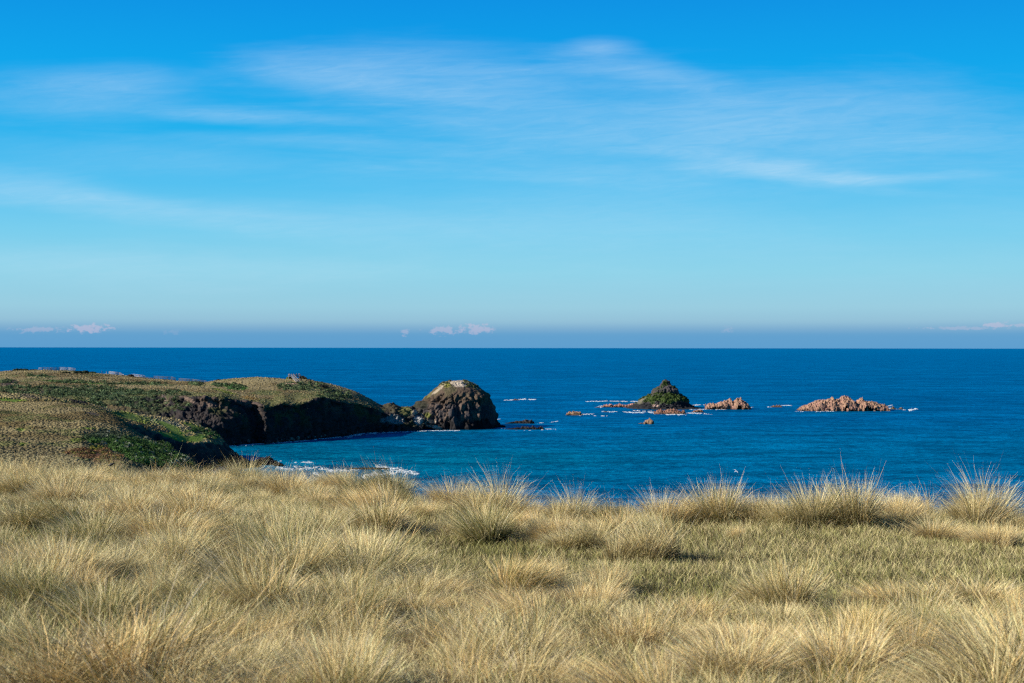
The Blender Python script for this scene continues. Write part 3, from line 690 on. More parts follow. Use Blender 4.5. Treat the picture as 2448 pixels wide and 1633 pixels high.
# --- pyramid islet
def py_disp(G_, t):
    q = G_ * np.array([1, 1, 0.3]); rid = 1 - 4 * np.abs(fbm(q, 3.5, 3, 509, .5))
    band = sst(t, .48, .56) * (1 - sst(t, .74, .80))
    wf, wc, wi = worley(G_ * np.array([1, 1, .7]), 1.9, 25)
    return ((wi - .5) * 1.3 - (1 - sst(wc, 0, .3)) * .6) * (1 - .6 * sst(t, .7, .95)) + band * (rid - .4) * .6 + fbm(G_, 6, 4, 511) * 1.6 * (1 - .6 * sst(t, .7, .95)) + fbm(G_, 1.5, 3, 512) * 1.5 - .7 * sst(t, .25, .5) + (1 - sst(t, .1, .2)) * fbm(G_, 1.6, 3, 513) * 2.4 + 0 * t
def py_col(G_, N, t):
    n = fbm(G_, 4, 4, 520, .6)[..., None]
    c = np.array([.052, .046, .048]) * (1 + 1.4 * n) + 0 * G_
    k = (sst(t + n[..., 0] * .3, .20, .26) * (1 - sst(t + n[..., 0] * .5, .46, .54)))[..., None]; c = c * (1 - k) + np.array([.045, .070, .018]) * (1 + n) * k
    k = (sst(fbm(G_, 3, 3, 522, .6), -.02, .1) * sst(t, .55, .8))[..., None] * .9; c = c * (1 - k) + np.array([.05, .075, .022]) * k
    k = (1 - sst(t + n[..., 0] * .25, .17, .23))[..., None]; c = c * (1 - k) + np.array([.016, .017, .02]) * k
    return patch(c, G_, [(1566, 970, 8, 4, 0, [.30, .21, .17], 1), (1534, 957, 12, 3, -30, [.17, .14, .11], .8), (1530, 962, 8, 6, 0, [.11, .10, .07], .7), (1560, 938, 8, 6, -30, [.08, .06, .055], .8)], 530, .5, 3)
pr = empty('pyramid_islet', tuple(P(1592, 978, 1048))); tag(pr, 'steep dark pyramid-shaped islet with green scrub belt and black rock base', 'islet')
bpy.context.view_layer.update()
PL = [(1478, 984), (1496, 977), (1512, 969), (1524, 961), (1528, 954), (1541, 947), (1556, 940), (1559, 932), (1567, 927), (1576, 921), (1580, 914), (1584, 909), (1592, 907)]
PR = [(1702, 982), (1681, 976), (1660, 973), (1650, 968), (1647, 965), (1645, 957), (1639, 950), (1632, 944), (1626, 940), (1625, 930), (1616, 926), (1608, 920), (1603, 911), (1592, 907)]
o, PG, PC = stack('rock_body', PL, PR, 1062, .85, 120, 300, py_disp, py_col, M_rock, 1.3)
o.parent = pr; child_fix(o, pr)
k = PG.reshape(-1, 3); kc = PC.reshape(-1, 3); gm = (kc[:, 1] > kc[:, 0] * 1.2) & (k[:, 1] < 1066) & (k[:, 2] > 3); cand = k[gm]
sel = cand[rng.integers(0, len(cand), 620)]
cc = np.array([.045, .075, .016])[None] * (0.45 + 1.1 * rng.random((len(sel), 1)))
me = leaf_mesh('scrub', sel, (0.3 + 0.6 * rng.random(len(sel))) * np.where(sel[:, 2] > 12.5, .35, 1) * np.where(sel[:, 2] > 17.5, .4, 1), 34, .26, cc, .9); me.materials.append(M_leaf)
s_ = link(bpy.data.objects.new('scrub_cover', me)); s_.parent = pr; child_fix(s_, pr)

# --- boulder outcrops
ICO = None
def ico(sub=2):
    import bmesh
    bm = bmesh.new(); bmesh.ops.create_icosphere(bm, subdivisions=sub, radius=1.0)
    v = np.array([x.co[:] for x in bm.verts]); f = np.array([[q.index for q in t.verts] for t in bm.faces]); bm.free()
    return v, f
IV, IF = ico(3)
def reef_body(sil, Yc, depth, cA, cB, seed, blk):
    x0, x1 = (sil[0, 0] - 1224) / F * Yc, (sil[-1, 0] - 1224) / F * Yc; Lx = x1 - x0
    nx = int(min(420, max(60, Lx / .16))); ny = int(max(40, depth / .2)); xs = np.linspace(-.02, 1.02, nx); ys = np.linspace(-1, 1, ny)
    X, D = np.meshgrid(x0 + xs * Lx, ys); u = X / Yc * F + 1224
    zt = np.maximum(H - (np.interp(u, sil[:, 0], sil[:, 1]) - vh(u)) / F * Yc, 0)
    xe = np.clip(np.minimum(X - x0, x1 - X) / 1.5, -.3, 1)
    p = np.stack([X, D * depth * .5, 0 * X], -1); dd = D * (1 + .9 * fbm(p, 5, 3, seed))
    Z = zt * np.sqrt(np.maximum(1 - dd * dd, 0)) * np.clip(xe, 0, 1) - .5 * (np.abs(dd) > .97) - .6 * (xe < .1)
    q = np.stack([X, D * depth * .5, Z * 1.5], -1) + fbm(p, 2, 2, seed + 3)[..., None] * 1.2
    am = sst(Z, .2, 1.6)
    f1, c1, i1 = worley(q, blk, seed); f2, c2, i2 = worley(q, blk * .42, seed + 9)
    Z2 = Z + am * ((i1 - .6) * blk * .7 - (1 - sst(c1, 0, .28)) * blk * .55 + (i2 - .5) * blk * .4 - (1 - sst(c2, 0, .25)) * blk * .2) - .12
    jx = (i1 - .5) * .5; V = np.stack([X + jx * am, Yc + D * depth * .5, Z2], -1)
    col = np.array(cA) * (1 - i1[..., None]) + np.array(cB) * i1[..., None]; col = col * (.8 + .4 * i2[..., None])
    k = (1 - sst(Z2 + fbm(V, 1.5, 2, 5) * 1.4, .3, 1.5))[..., None]; col = col * (1 - .62 * k)
    return V.reshape(-1, 3), grid_faces(*X.shape), col.reshape(-1, 3)
def outcrop(name, sil, vbase, depth, n, rsz, cA, cB, label, cat='rock', mat=None, seed=0, group=None, wet=True, flatk=1.0):
    rg = np.random.default_rng(seed + 900)
    sil = np.array(sil, dtype=float); Yb = seaY(sil[:, 0].mean(), vbase); Yc = Yb + depth * .5
    vs, fs, cs = [], [], []; off = 0
    wid = (sil[-1, 0] - sil[0, 0]) / F * Yc
    big = n <= 14; n = n if big else max(4, n // 3); rsz *= 1.05 if big else .75
    for i in range(n):
        u = sil[0, 0] + (sil[-1, 0] - sil[0, 0]) * ((i + rg.random()) / n)
        d = rg.random() * 2 - 1
        if i % 3 == 0: d *= .3
        Y = Yc + d * depth * .5
        zt = H - (np.interp(u, sil[:, 0], sil[:, 1]) - vh(u)) / F * Yc
        zt = max(zt * (1 - .75 * d * d) * (0.8 + .2 * rg.random()) if i % 3 else zt, .25)
        edge = min(u - sil[0, 0], sil[-1, 0] - u) / F * Yc
        r = min(rsz * (0.45 + .8 * rg.random()), max(zt * (.95 if big else .6), .35)); r = min(r, max(edge + .35, .5))
        zc = zt - r * .85
        while True:
            V = IV * 1.12
            for _ in range(13):
                nn = rg.normal(size=3); nn /= np.linalg.norm(nn); dd = rg.uniform(.42, .80)
                ex = np.maximum(V @ nn - dd, 0); V = V - ex[:, None] * nn * .93
            V = V * (1 + .30 * fbm(V + rg.random(3) * 90, .35, 3, seed + i, .6)[:, None])
            V = V * np.array([1 + .3 * rg.random(), 1 + .3 * rg.random(), .95 + .25 * rg.random()]) * r
            a = rg.random() * 6.28; ca, sa = math.cos(a), math.sin(a)
            V = np.stack([V[:, 0] * ca - V[:, 1] * sa, V[:, 0] * sa + V[:, 1] * ca, V[:, 2] * flatk], -1)
            V += [(u - 1224) / F * Y, Y, zc]
            t = rg.random() * .8
            c = np.array(cA) * (1 - t) + np.array(cB) * t; c = c * (.8 + .4 * rg.random()) + 0 * V
            if wet:
                kx = (1 - sst(V[:, 2] + fbm(V, 1.5, 2, 5) * 1.5, .5, 1.7))[:, None] * .62; c = c * (1 - kx) + c * .45 * kx
            vs.append(V); fs.append(IF + off); cs.append(c); off += len(V)
            if zc - r * .6 > .0: zc -= r * 1.2; d = min(d, 1)
            else: break
    x0, x1 = (sil[0, 0] - 1224) / F * Yc, (sil[-1, 0] - 1224) / F * Yc
    V, Q, c = reef_body(sil, Yc, depth, cA, cB, seed, max(1.1, rsz * 1.9)); Q = np.concatenate([Q[:, [0, 1, 2]], Q[:, [0, 2, 3]]])
    vs.append(V); fs.append(Q + off); cs.append(c)
    V = np.concatenate(vs)
    ctr = np.array([V[:, 0].mean(), V[:, 1].mean(), 0.])
    me = make_mesh(name, V - ctr, np.concatenate(fs).ravel(), 3, np.concatenate(cs), smooth=False); me.materials.append(mat or M_granite)
    o = link(bpy.data.objects.new(name, me)); o.location = ctr; tag(o, label, cat, group)
    return o
PK = [.31, .17, .13]; PK2 = [.21, .095, .065]; BG = [.25, .155, .10]; BG2 = [.19, .125, .07]
GR = 'granite reefs standing off the pyramid islet'
outcrop('granite_outcrop', [(1907, 982), (1916, 972), (1933, 965), (1946, 960), (1958, 955), (1979, 955), (1989, 949), (1992, 954), (2007, 955), (2014, 945), (2026, 947), (2036, 954), (2042, 964), (2050, 957), (2059, 950), (2069, 960),
        (2078, 959), (2094, 961), (2100, 967), (2110, 966), (2123, 972)], 983, 22, 300, 1.5, PK, BG, 'largest pink granite reef, a long jagged heap with surf along its front', seed=1)
outcrop('granite_outcrop', [(1686, 966), (1697, 964), (1710, 965), (1722, 961), (1731, 958), (1738, 957), (1746, 953), (1751, 961), (1756, 957), (1763, 952), (1771, 952), (1778, 958), (1790, 969), (1796, 977)], 979, 16, 120, 1.6, PK, BG, 'pink granite heap with two humps right behind the pyramid islet on its seaward side', seed=2)
outcrop('granite_outcrop', [(1438, 971), (1446, 968), (1462, 966), (1468, 971), (1472, 967), (1482, 965), (1490, 968), (1496, 969), (1508, 965), (1519, 964), (1526, 968)], 974, 10, 80, 1.1, PK2, PK, 'low reddish granite ledge trailing from the foot of the pyramid islet', seed=3)
outcrop('granite_outcrop', [(1564, 984), (1572, 980), (1580, 978), (1588, 982), (1596, 979), (1606, 977), (1618, 979), (1628, 984), (1634, 979), (1640, 985)], 990, 9, 80, 1.1, BG, PK2, 'tan granite ledge ringed with foam directly in front of the pyramid islet', seed=4)
outcrop('granite_outcrop', [(1652, 986), (1660, 982), (1668, 979), (1676, 980), (1681, 985)], 986, 5, 14, 1.1, BG, PK2, 'short tan rock awash in surf beside the foamy ledge before the pyramid', seed=5)
outcrop('granite_outcrop', [(1351, 992), (1356, 986), (1366, 984), (1377, 985), (1388, 986), (1394, 991)], 993, 8, 26, 1.3, BG2, BG, 'small brown rock hump alone in the water between the dome and the pyramid', seed=6)
outcrop('granite_outcrop', [(1540, 1012), (1542, 1007), (1548, 1003), (1552, 1001), (1557, 1006), (1561, 1014)], 1014, 4.5, 12, 1.9, BG, BG2, 'lone blocky golden rock nearest the camera in open water', seed=7)
outcrop('granite_outcrop', [(1526, 1013), (1532, 1010), (1540, 1011)], 1013, 2, 6, .7, BG, BG2, 'flat tail of tan rock beside the lone blocky rock', seed=8)
outcrop('granite_outcrop', [(1841, 973), (1848, 969), (1858, 968), (1866, 969), (1872, 973)], 973.5, 6, 18, 1.2, PK2, BG2, 'low rusty rock between the two pink granite reefs', seed=9)
outcrop('granite_outcrop', [(2126, 978), (2134, 972), (2141, 977)], 979, 3, 7, 1.0, BG2, [.08, .07, .06], 'dark surf-washed knob just off the end of the longest reef', seed=10)
outcrop('granite_outcrop', [(2144, 979), (2154, 973), (2160, 978)], 979, 3, 7, 1.0, BG2, [.08, .07, .06], 'outermost dark knob of rock in the surf past the longest reef', seed=11)
outcrop('granite_outcrop', [(1223, 957), (1232, 953), (1243, 956)], 957, 4, 9, 1.0, PK2, BG2, 'small red-brown rock in a line of foam beyond the dome', seed=12)
outcrop('granite_outcrop', [(1422, 974), (1430, 972), (1436, 974)], 974.5, 3, 5, .6, PK2, BG2, 'tiny rusty rock awash at the outer tip of the reddish ledge', seed=13)
outcrop('granite_outcrop', [(1441, 984), (1449, 983), (1456, 985)], 985.5, 3, 5, .5, BG2, BG2, 'tiny dark rock amid foam between brown hump and pyramid', seed=14)
BK = [.016, .016, .018]; BK2 = [.03, .027, .028]
outcrop('basalt_shelf', [(1200, 1013), (1215, 1010), (1240, 1006), (1254, 1004), (1272, 1005), (1277, 1009), (1281, 1013)], 1013, 9, 44, 1.3, BK, BK2, 'upper black basalt shelf running out to sea from the dome', mat=M_rock, seed=20, flatk=.8)
outcrop('basalt_shelf', [(1206, 1026), (1230, 1022), (1250, 1020), (1270, 1019), (1296, 1020), (1304, 1025)], 1027, 7, 44, 1.1, BK, BK2, 'lower black basalt shelf with foam at its end, before the dome', mat=M_rock, seed=21, flatk=.8)
outcrop('basalt_rocks', [(1165, 1018), (1180, 1012), (1190, 1009), (1200, 1014), (1212, 1018)], 1022, 9, 34, 1.3, BK, BK2, 'black broken boulders heaped at the foot of the dome where the shelves begin', mat=M_rock, seed=22)
outcrop('basalt_rocks', [(604, 1106), (612, 1100), (624, 1094), (636, 1091), (645, 1092), (650, 1100), (658, 1098), (664, 1106)], 1112, 11, 60, 1.4, BK, BK2, 'black boulder mound at the waterline just over the grass crest', mat=M_rock, seed=23)
outcrop('basalt_rocks', [(548, 1086), (560, 1086), (575, 1091), (590, 1097), (604, 1103), (620, 1106)], 1118, 12, 70, 1.4, BK, BK2, 'black rocks tumbling from the tip of the green spur into the cove', mat=M_rock, seed=24)
outcrop('basalt_rocks', [(654, 1110), (662, 1104), (672, 1106), (682, 1113)], 1115, 5, 18, 1.0, BK, BK2, 'small black rock beside the waterline mound, edged with foam', mat=M_rock, seed=25)
outcrop('tidal_shelf', [(828, 1120), (845, 1118), (870, 1117), (900, 1117), (925, 1118), (940, 1121)], 1122, 4, 50, .6, [.09, .055, .045], BK2, 'flat reddish tidal shelf under white surf in the cove', mat=M_rock, seed=26, flatk=.6)

# ------------------------------------------------------------------ foam
def foam(name, lines, label):
    ps, sz, fl = [], [], []
    for (pts, wid, n, s) in lines:
        n = int(n * 3.6); s = s * .85; wid = wid * (1.25 if pts[0][1] > 1030 else 1.0)
        a = np.array(pts, dtype=float); t = np.linspace(0, 1, len(a))
        x = rng.random(n); u = np.interp(x, t, a[:, 0]); v = np.interp(x, t, a[:, 1])
        pinch = .35 + .65 * np.abs(fbm(np.stack([u, v, 0 * u], -1), 9, 2, 3)) * 4
        v = v + rng.normal(size=n) * wid * pinch * .6 + fbm(np.stack([u, 0 * u, 0 * u], -1), 8, 3, 12) * wid * 2; u = u + rng.normal(size=n) * 1.5
        gt = fbm(np.stack([u, v * 3, 0 * u], -1), 7, 3, 44) + .10 * rng.random(n) > -.02; u, v = u[gt], v[gt]; n = len(u)
        Y = seaY(u, v); ps.append(np.stack([(u - 1224) / F * Y, Y, -.02 + 0 * Y], -1)); sz.append(s * (.18 + rng.random(n) ** 2 * .9))
    p = np.concatenate(ps); s = np.concatenate(sz)
    c = np.array([.78, .84, .88]) * (0.7 + .2 * rng.random((len(p), 1)))
    scatter_domes(name, p, s, c, label, mat=M_foam, flat=.30, spike=.5, seg=7)
foam('sea_foam', [
    ([(548, 1065), (575, 1065), (600, 1063), (650, 1060.5)], 1.0, 420, .55), ([(650, 1060), (700, 1056), (739, 1052.5), (755, 1051)], 1.0, 420, .55),
    ([(760, 1050), (800, 1046), (838, 1042)], .8, 170, .6), ([(828, 1043), (850, 1040), (876, 1036), (900, 1036)], 2.2, 420, .6), ([(900, 1036), (940, 1033.5), (975, 1032)], .8, 200, .5),
    ([(975, 1031.5), (1030, 1030), (1100, 1029)], .8, 260, .5),
    ([(1207, 957), (1240, 956), (1281, 955)], 1.0, 260, .8), ([(1245, 954.5), (1275, 955)], 1.3, 120, .8),
    ([(1403, 960), (1450, 959), (1524, 960)], .7, 340, .8), ([(1418, 975), (1440, 970), (1436, 974)], 1.2, 90, .6),
    ([(1380, 992), (1398, 991), (1418, 990)], 1.6, 150, .7), ([(1440, 984), (1460, 985), (1475, 984)], 1.0, 90, .6), ([(1422, 994), (1450, 994.5)], 1.2, 120, .6),
    ([(1492, 984), (1515, 987), (1545, 986), (1575, 989), (1600, 991), (1640, 991)], 1.3, 700, .6), ([(1515, 982), (1540, 983), (1560, 984)], .8, 140, .6), ([(1640, 988), (1660, 988), (1700, 991)], 1.6, 320, .6), ([(1640, 978), (1680, 979), (1735, 979)], .7, 240, .7),
    ([(1656, 969), (1684, 968)], .8, 90, .8), ([(1786, 974), (1800, 974)], .8, 40, .6), ([(1835, 973), (1845, 973)], 1, 50, .6), ([(1870, 969), (1892, 970)], .7, 70, .8),
    ([(1905, 984), (1945, 984.5), (2000, 983)], .6, 160, .6), ([(2020, 982), (2060, 979), (2090, 981), (2125, 977), (2165, 979)], 1.8, 700, .7), ([(2050, 978), (2090, 980), (2130, 978)], 1.0, 240, .8), ([(2172, 980), (2192, 978)], 1.8, 110, .8), ([(2120, 971), (2135, 970)], 1.0, 50, .6),
    ([(1196, 1024), (1215, 1024)], 1.0, 70, .5), ([(1296, 1028), (1310, 1025), (1328, 1026)], 1.6, 150, .5), ([(1283, 1012), (1298, 1011)], .8, 60, .5), ([(1185, 1003), (1195, 1002)], .8, 40, .5), ([(1318, 1009), (1333, 1007)], 1.0, 60, .5), ([(1235, 1029), (1270, 1029)], .7, 60, .45),
    ([(660, 1107), (672, 1105)], 2, 80, .4), ([(705, 1107), (730, 1105), (748, 1106)], 1.5, 240, .4), ([(655, 1118), (700, 1122), (760, 1120), (800, 1124), (860, 1122)], 3.5, 1100, .4), ([(750, 1132), (770, 1138)], 3, 120, .4), ([(900, 1116), (930, 1120), (960, 1124), (1000, 1132)], 4.5, 1300, .45), ([(870, 1140), (900, 1134), (950, 1130)], 4.0, 1100, .45), ([(700, 1115), (720, 1116)], 1.2, 60, .35)],
    'white surf and foam streaks breaking on rocks and along the cove')

# ================================================================== boardwalk, railings, people
def box_verts(c, s, ax=None):
    c = np.array(c, float); s = np.array(s, float) / 2
    v = np.array([[x, y, z] for x in (-1, 1) for y in (-1, 1) for z in (-1, 1)]) * s
    if ax is not None: v = v @ ax
    return v + c
BF = np.array([[0, 1, 3, 2], [4, 6, 7, 5], [0, 4, 5, 1], [2, 3, 7, 6], [0, 2, 6, 4], [1, 5, 7, 3]])
class MB:
    def __init__(s): s.v = []; s.f = []; s.n = 0
    def box(s, c, d, ax=None): s.v.append(box_verts(c, d, ax)); s.f.append(BF + s.n); s.n += 8
    def bar(s, a, b, w, h):
        a = np.array(a, float); b = np.array(b, float); d = b - a; L = np.linalg.norm(d); x = d / L
        y = np.cross([0, 0, 1], x); y = y / (np.linalg.norm(y) + 1e-9) if np.linalg.norm(y) > 1e-6 else np.array([0, 1., 0]); z = np.cross(x, y)
        s.box((a + b) / 2, (L, w, h), np.stack([x, y, z]))
    def build(s, name, mat, parent=None, origin=None):
        V = np.concatenate(s.v); og = np.array(origin if origin is not None else (0, 0, 0), float)
        me = make_mesh(name, V - og, np.concatenate(s.f).ravel(), 4, smooth=False); me.materials.append(mat)
        o = bpy.data.objects.new(name, me)
        return link(o, parent)
def railing(pts, hgt, mat, label, dY=0.0, step=2.4, rails=(1.0, .55), deck=True, name='boardwalk_railing', thick=.16, wid=1.6, group='timber railings and boardwalks along the headland ridge', rh=.08):
    g3 = [ridge_point(u, dY, dv) for u, dv in pts]
    root = empty(name, tuple(g3[0])); tag(root, label, 'railing', group); og = g3[0]
    for side in (0, 1) if deck else (0,):
        off = np.array([0, side * wid, 0])
        for r in rails:
            m = MB()
            for a, b in zip(g3[:-1], g3[1:]): m.bar(a + off + [0, 0, hgt * r], b + off + [0, 0, hgt * r], .08, rh)
            m.build('rail', mat, root, og)
        for a, b in zip(g3[:-1], g3[1:]):
            L = np.linalg.norm(b - a); k = max(1, int(round(L / step)))
            for i in range(k + 1):
                if i == 0 and a is not g3[0]: continue
                p = a + (b - a) * i / k + off
                m = MB(); m.box(p + [0, 0, (hgt + .1 - .7) / 2], (thick, thick, hgt + .8)); m.build('post', mat, root, og)
    if deck:
        m = MB()
        for a, b in zip(g3[:-1], g3[1:]): m.bar(a + [0, wid / 2, .12], b + [0, wid / 2, .12], wid - .1, .2)
        m.build('deck', M_wood_dark if mat is M_wood_dark else M_wood_pale, root, og)
    return root
railing([(93, -.5), (103, -1)], 1.3, M_wood_pale, 'short pale railing section at the far end of the ridge beside dark bushes', deck=False, step=1.2, rails=(1, .7, .4))
railing([(103, -1), (142, -1.5)], 1.25, M_wood_dark, 'dark boardwalk railing on the highest part of the ridge with a walker behind it')
railing([(142, -1.5), (163, -2), (178, -1)], 1.4, M_wood_pale, 'pale grey railing on the brow of the ridge just past the dark one', step=1.6)
railing([(261, 3), (286, 3.5)], 2.3, M_wood_pale, 'tall pale two-panel railing of the ridge lookout deck near two standing walkers', step=3.2, rails=(1, .75, .45), thick=.26, rh=.16)
railing([(288, 3), (296, 3.5)], 1.5, M_wood_pale, 'short pale stair railing dropping from the two-panel lookout', step=1.2, deck=False)
railing([(318, 1), (344, 1)], 1.6, M_wood_pale, 'pale grey low railing with a walker leaning on its near side', step=2.4, rails=(1, .6, .3), rh=.09)
railing([(344, 1), (352, 3), (368, 3.5)], 1.2, M_wood_dark, 'dark handrail linking the low pale railing to the long boardwalk')
railing([(368, 1), (409, -1), (418, 1)], 1.7, M_wood_dark, 'long dark boardwalk railing standing clear against the sea', step=3.2, rh=.16)
railing([(428, 0), (460, 0), (488, 2), (494, 4)], 1.35, M_wood_dark, 'lowest dark boardwalk railing stepping down into the saddle of the ridge', step=3.2, rh=.16)

def skin_mesh(name, chains, mat, sub=1):
    """chains: list of lists of (pos, radius); first vertex of chain 0 is root; a chain may start with an int index to join on"""
    me = bpy.data.meshes.new(name + '_skel'); vs, es, rs = [], [], []
    for ch in chains:
        prev = None
        for it in ch:
            if isinstance(it, int): prev = it; continue
            vs.append(it[0]); rs.append(it[1]); i = len(vs) - 1
            if prev is not None: es.append((prev, i))
            prev = i
    me.from_pydata(vs, es, []); ob = bpy.data.objects.new(name + '_skel', me); link(ob)
    sk = ob.modifiers.new('s', 'SKIN'); sb = ob.modifiers.new('b', 'SUBSURF'); sb.levels = sub; sb.render_levels = sub
    for i, r in enumerate(rs): me.skin_vertices[0].data[i].radius = (r, r) if not isinstance(r, tuple) else r
    me.skin_vertices[0].data[0].use_root = True
    dg = bpy.context.evaluated_depsgraph_get(); ev = ob.evaluated_get(dg)
    out = bpy.data.meshes.new_from_object(ev); out.name = name
    bpy.data.objects.remove(ob); bpy.data.meshes.remove(me)
    out.materials.clear(); out.materials.append(mat)
    for p in out.polygons: p.use_smooth = True
    return out
def person_parts(stride=.22, armbend=.12):
    body = [[((0, 0, .93), (.15, .11)), ((0, 0, 1.15), (.13, .10)), ((0, 0, 1.38), (.17, .11)), ((0, 0, 1.50), .06), ((0, -.01, 1.60), (.075, .09)), ((0, -.01, 1.70), (.07, .085))],
            [0, ((.09, -stride * .4, .86), .085), ((.10, -stride * .9, .48), .06), ((.10, -stride * .5, .08), .04), ((.10, -stride * .5 - .16, .03), .035)],
            [0, ((-.09, stride * .3, .86), .085), ((-.10, stride * .2, .48), .06), ((-.10, stride, .10), .04), ((-.10, stride - .15, .03), .035)],
            [2, ((.20, 0, 1.38), .055), ((.25, armbend * .3, 1.10), .042), ((.24, -armbend, .88), .034), ((.24, -armbend - .03, .79), .03)],
            [2, ((-.20, 0, 1.38), .055), ((-.25, .02, 1.10), .042), ((-.24, -armbend, .88), .034), ((-.24, -armbend - .03, .79), .03)]]
    jacket = [[((0, 0, .95), (.17, .13)), ((0, 0, 1.15), (.155, .12)), ((0, 0, 1.39), (.19, .125)), ((0, 0, 1.47), .08)],
              [2, ((.21, 0, 1.39), .07), ((.255, armbend * .3, 1.10), .057), ((.245, -armbend, .90), .048)],
              [2, ((-.21, 0, 1.39), .07), ((-.255, .02, 1.10), .057), ((-.245, -armbend, .90), .048)]]
    trous = [[((0, 0, .96), (.165, .125)), ((0, 0, .90), (.16, .12))],
             [1, ((.095, -stride * .4, .84), .10), ((.105, -stride * .9, .48), .075), ((.10, -stride * .5, .12), .06)],
             [1, ((-.095, stride * .3, .84), .10), ((-.105, stride * .2, .48), .075), ((-.10, stride, .14), .06)]]
    hair = [[((0, .02, 1.66), .085), ((0, .015, 1.73), .088), ((0, 0, 1.77), .05)], [0, ((0, .05, 1.58), .05)]]
    shoe = None
    return (skin_mesh('body', body, M_skin), skin_mesh('jacket', jacket, M_skin), skin_mesh('trousers', trous, M_skin), skin_mesh('hair', hair, M_hair))
PP = person_parts()
def cloth(name, c): return plain(name, c, .85, .08, 5)
def person(loc, rz, jc, tc_, label, s=1.0, sit=False):
    r = empty('person', tuple(loc)); r.rotation_euler = (0, 0, rz); r.scale = (s, s, s); tag(r, label, 'person', 'people out on the headland')
    for nm, me, c in (('body', PP[0], None), ('jacket', PP[1], jc), ('trousers', PP[2], tc_), ('hair', PP[3], None)):
        if c is not None: me = me.copy(); me.materials.clear(); me.materials.append(cloth(nm + '_cloth', c))
        link(bpy.data.objects.new(nm, me), r)
    return r
NV = (.01, .012, .03); WH = (.7, .7, .72); GY = (.2, .2, .22)
person(ridge_point(244, 0, 1), 1.4, NV, NV, 'person in dark clothes standing on the ridge, farther from the lookout railing')
person(ridge_point(254.5, 0, 1), -1.2, (.03, .03, .06), WH, 'person in dark top and white trousers just short of the two-panel lookout')
person(ridge_point(280, 2.5, 2), .4, (.02, .02, .03), NV, 'person behind the two-panel lookout railing', 1.05)
person(ridge_point(291, -1, 2), 2.4, NV, WH, 'person walking down the stair railing below the lookout')
person(ridge_point(294.5, -1.5, 3), 2.4, WH, GY, 'person in a white top lower on the stairs below the lookout', .95)
person(ridge_point(314, 0, 1), 1.6, (.03, .04, .09), NV, 'person in navy standing between lookout stairs and low pale railing')
person(ridge_point(332, -2.5, 2.5), 0, (.10, .06, .09), (.18, .2, .26), 'person in dusky top standing in front of the low pale railing')
person(ridge_point(121, 1, 1), 1.0, NV, NV, 'person walking behind the dark railing on the brow')
plf = on_headland(725, 919)
person(plf, 1.5, (.02, .05, .07), (.03, .04, .06), 'person in dark teal standing on the track beside the wooden lookout stairs')

# lookout platform with stairs at the headland summit
def lookout():
    b = on_headland(706, 915); top = ridge_point(704, -2, 0); 
    root = empty('viewing_platform', tuple(b)); tag(root, 'timber viewing platform with stairs on the headland summit, railings crowded with visitors', 'platform')
    og = b; cx, cy = top[0], top[1]; zf = top[2] + 1.0
    m = MB(); m.box((cx, cy, zf), (6.4, 4.2, .25)); m.build('deck', M_wood_dark, root, og)
    for x in (-3.0, 0, 3.0):
        for y in (-1.9, 1.9):
            m = MB(); m.box((cx + x, cy + y, zf - 1.0), (.25, .25, 4.6)); m.build('post', M_wood_pale if y < 0 else M_wood_dark, root, og)
    for y in (-2.0, 2.0):
        m = MB()
        for h in (.45, .8, 1.15): m.box((cx, cy + y, zf + h), (6.4, .08, .14))
        m.build('rail', M_wood_dark, root, og)
    for x in (-3.15, 3.15):
        m = MB()
        for h in (.45, .8, 1.15): m.box((cx + x, cy, zf + h), (.08, 4.0, .14))
        m.build('rail', M_wood_dark, root, og)
    # stairs towards the camera and to the right
    a = np.array([cx - .6, cy - 2.1, zf]); e = b + np.array([1.6, 0, .1]); st = MB(); n = 14
    for i in range(n):
        p = a + (e - a) * (i + .5) / n; st.box(p, (1.3, .34, .06))
    st.build('steps', M_wood_dark, root, og)
    for s in (-.75, .75):
        m = MB(); m.bar(a + [s, 0, -.05], e + [s, 0, -.05], .08, .28); m.bar(a + [s, 0, 1.0], e + [s, 0, 1.0], .09, .18)
        for i in range(5): q = a + (e - a) * i / 4 + np.array([s, 0, .45]); m.box(q, (.12, .12, 1.2))
        m.build('stair_rail', M_wood_pale, root, og)
    cl_ = [(.45, .40, .38), (.03, .03, .05), (.15, .03, .03), (.02, .04, .1), (.25, .2, .2), (.04, .03, .04)]
    nm = ['person in pale jacket at the camera-side corner of the summit platform', 'person in black at the middle of the summit platform rail', 'person in dark red on the summit platform', 'person in blue on the summit platform nearest its seaward rail',
          'person in grey-brown top standing on the summit platform by the stair head', 'person in dark brown at the far end of the summit platform']
    for i, (x, y) in enumerate([(-2.7, -1.2), (-.2, -1.5), (1.3, -.6), (2.3, 1.2), (-1.4, -1.4), (2.7, -.8)]):
        person((cx + x, cy + y, zf + .13), rng.random() * 6, cl_[i], (.03, .03, .05), nm[i])
    return root
lookout()

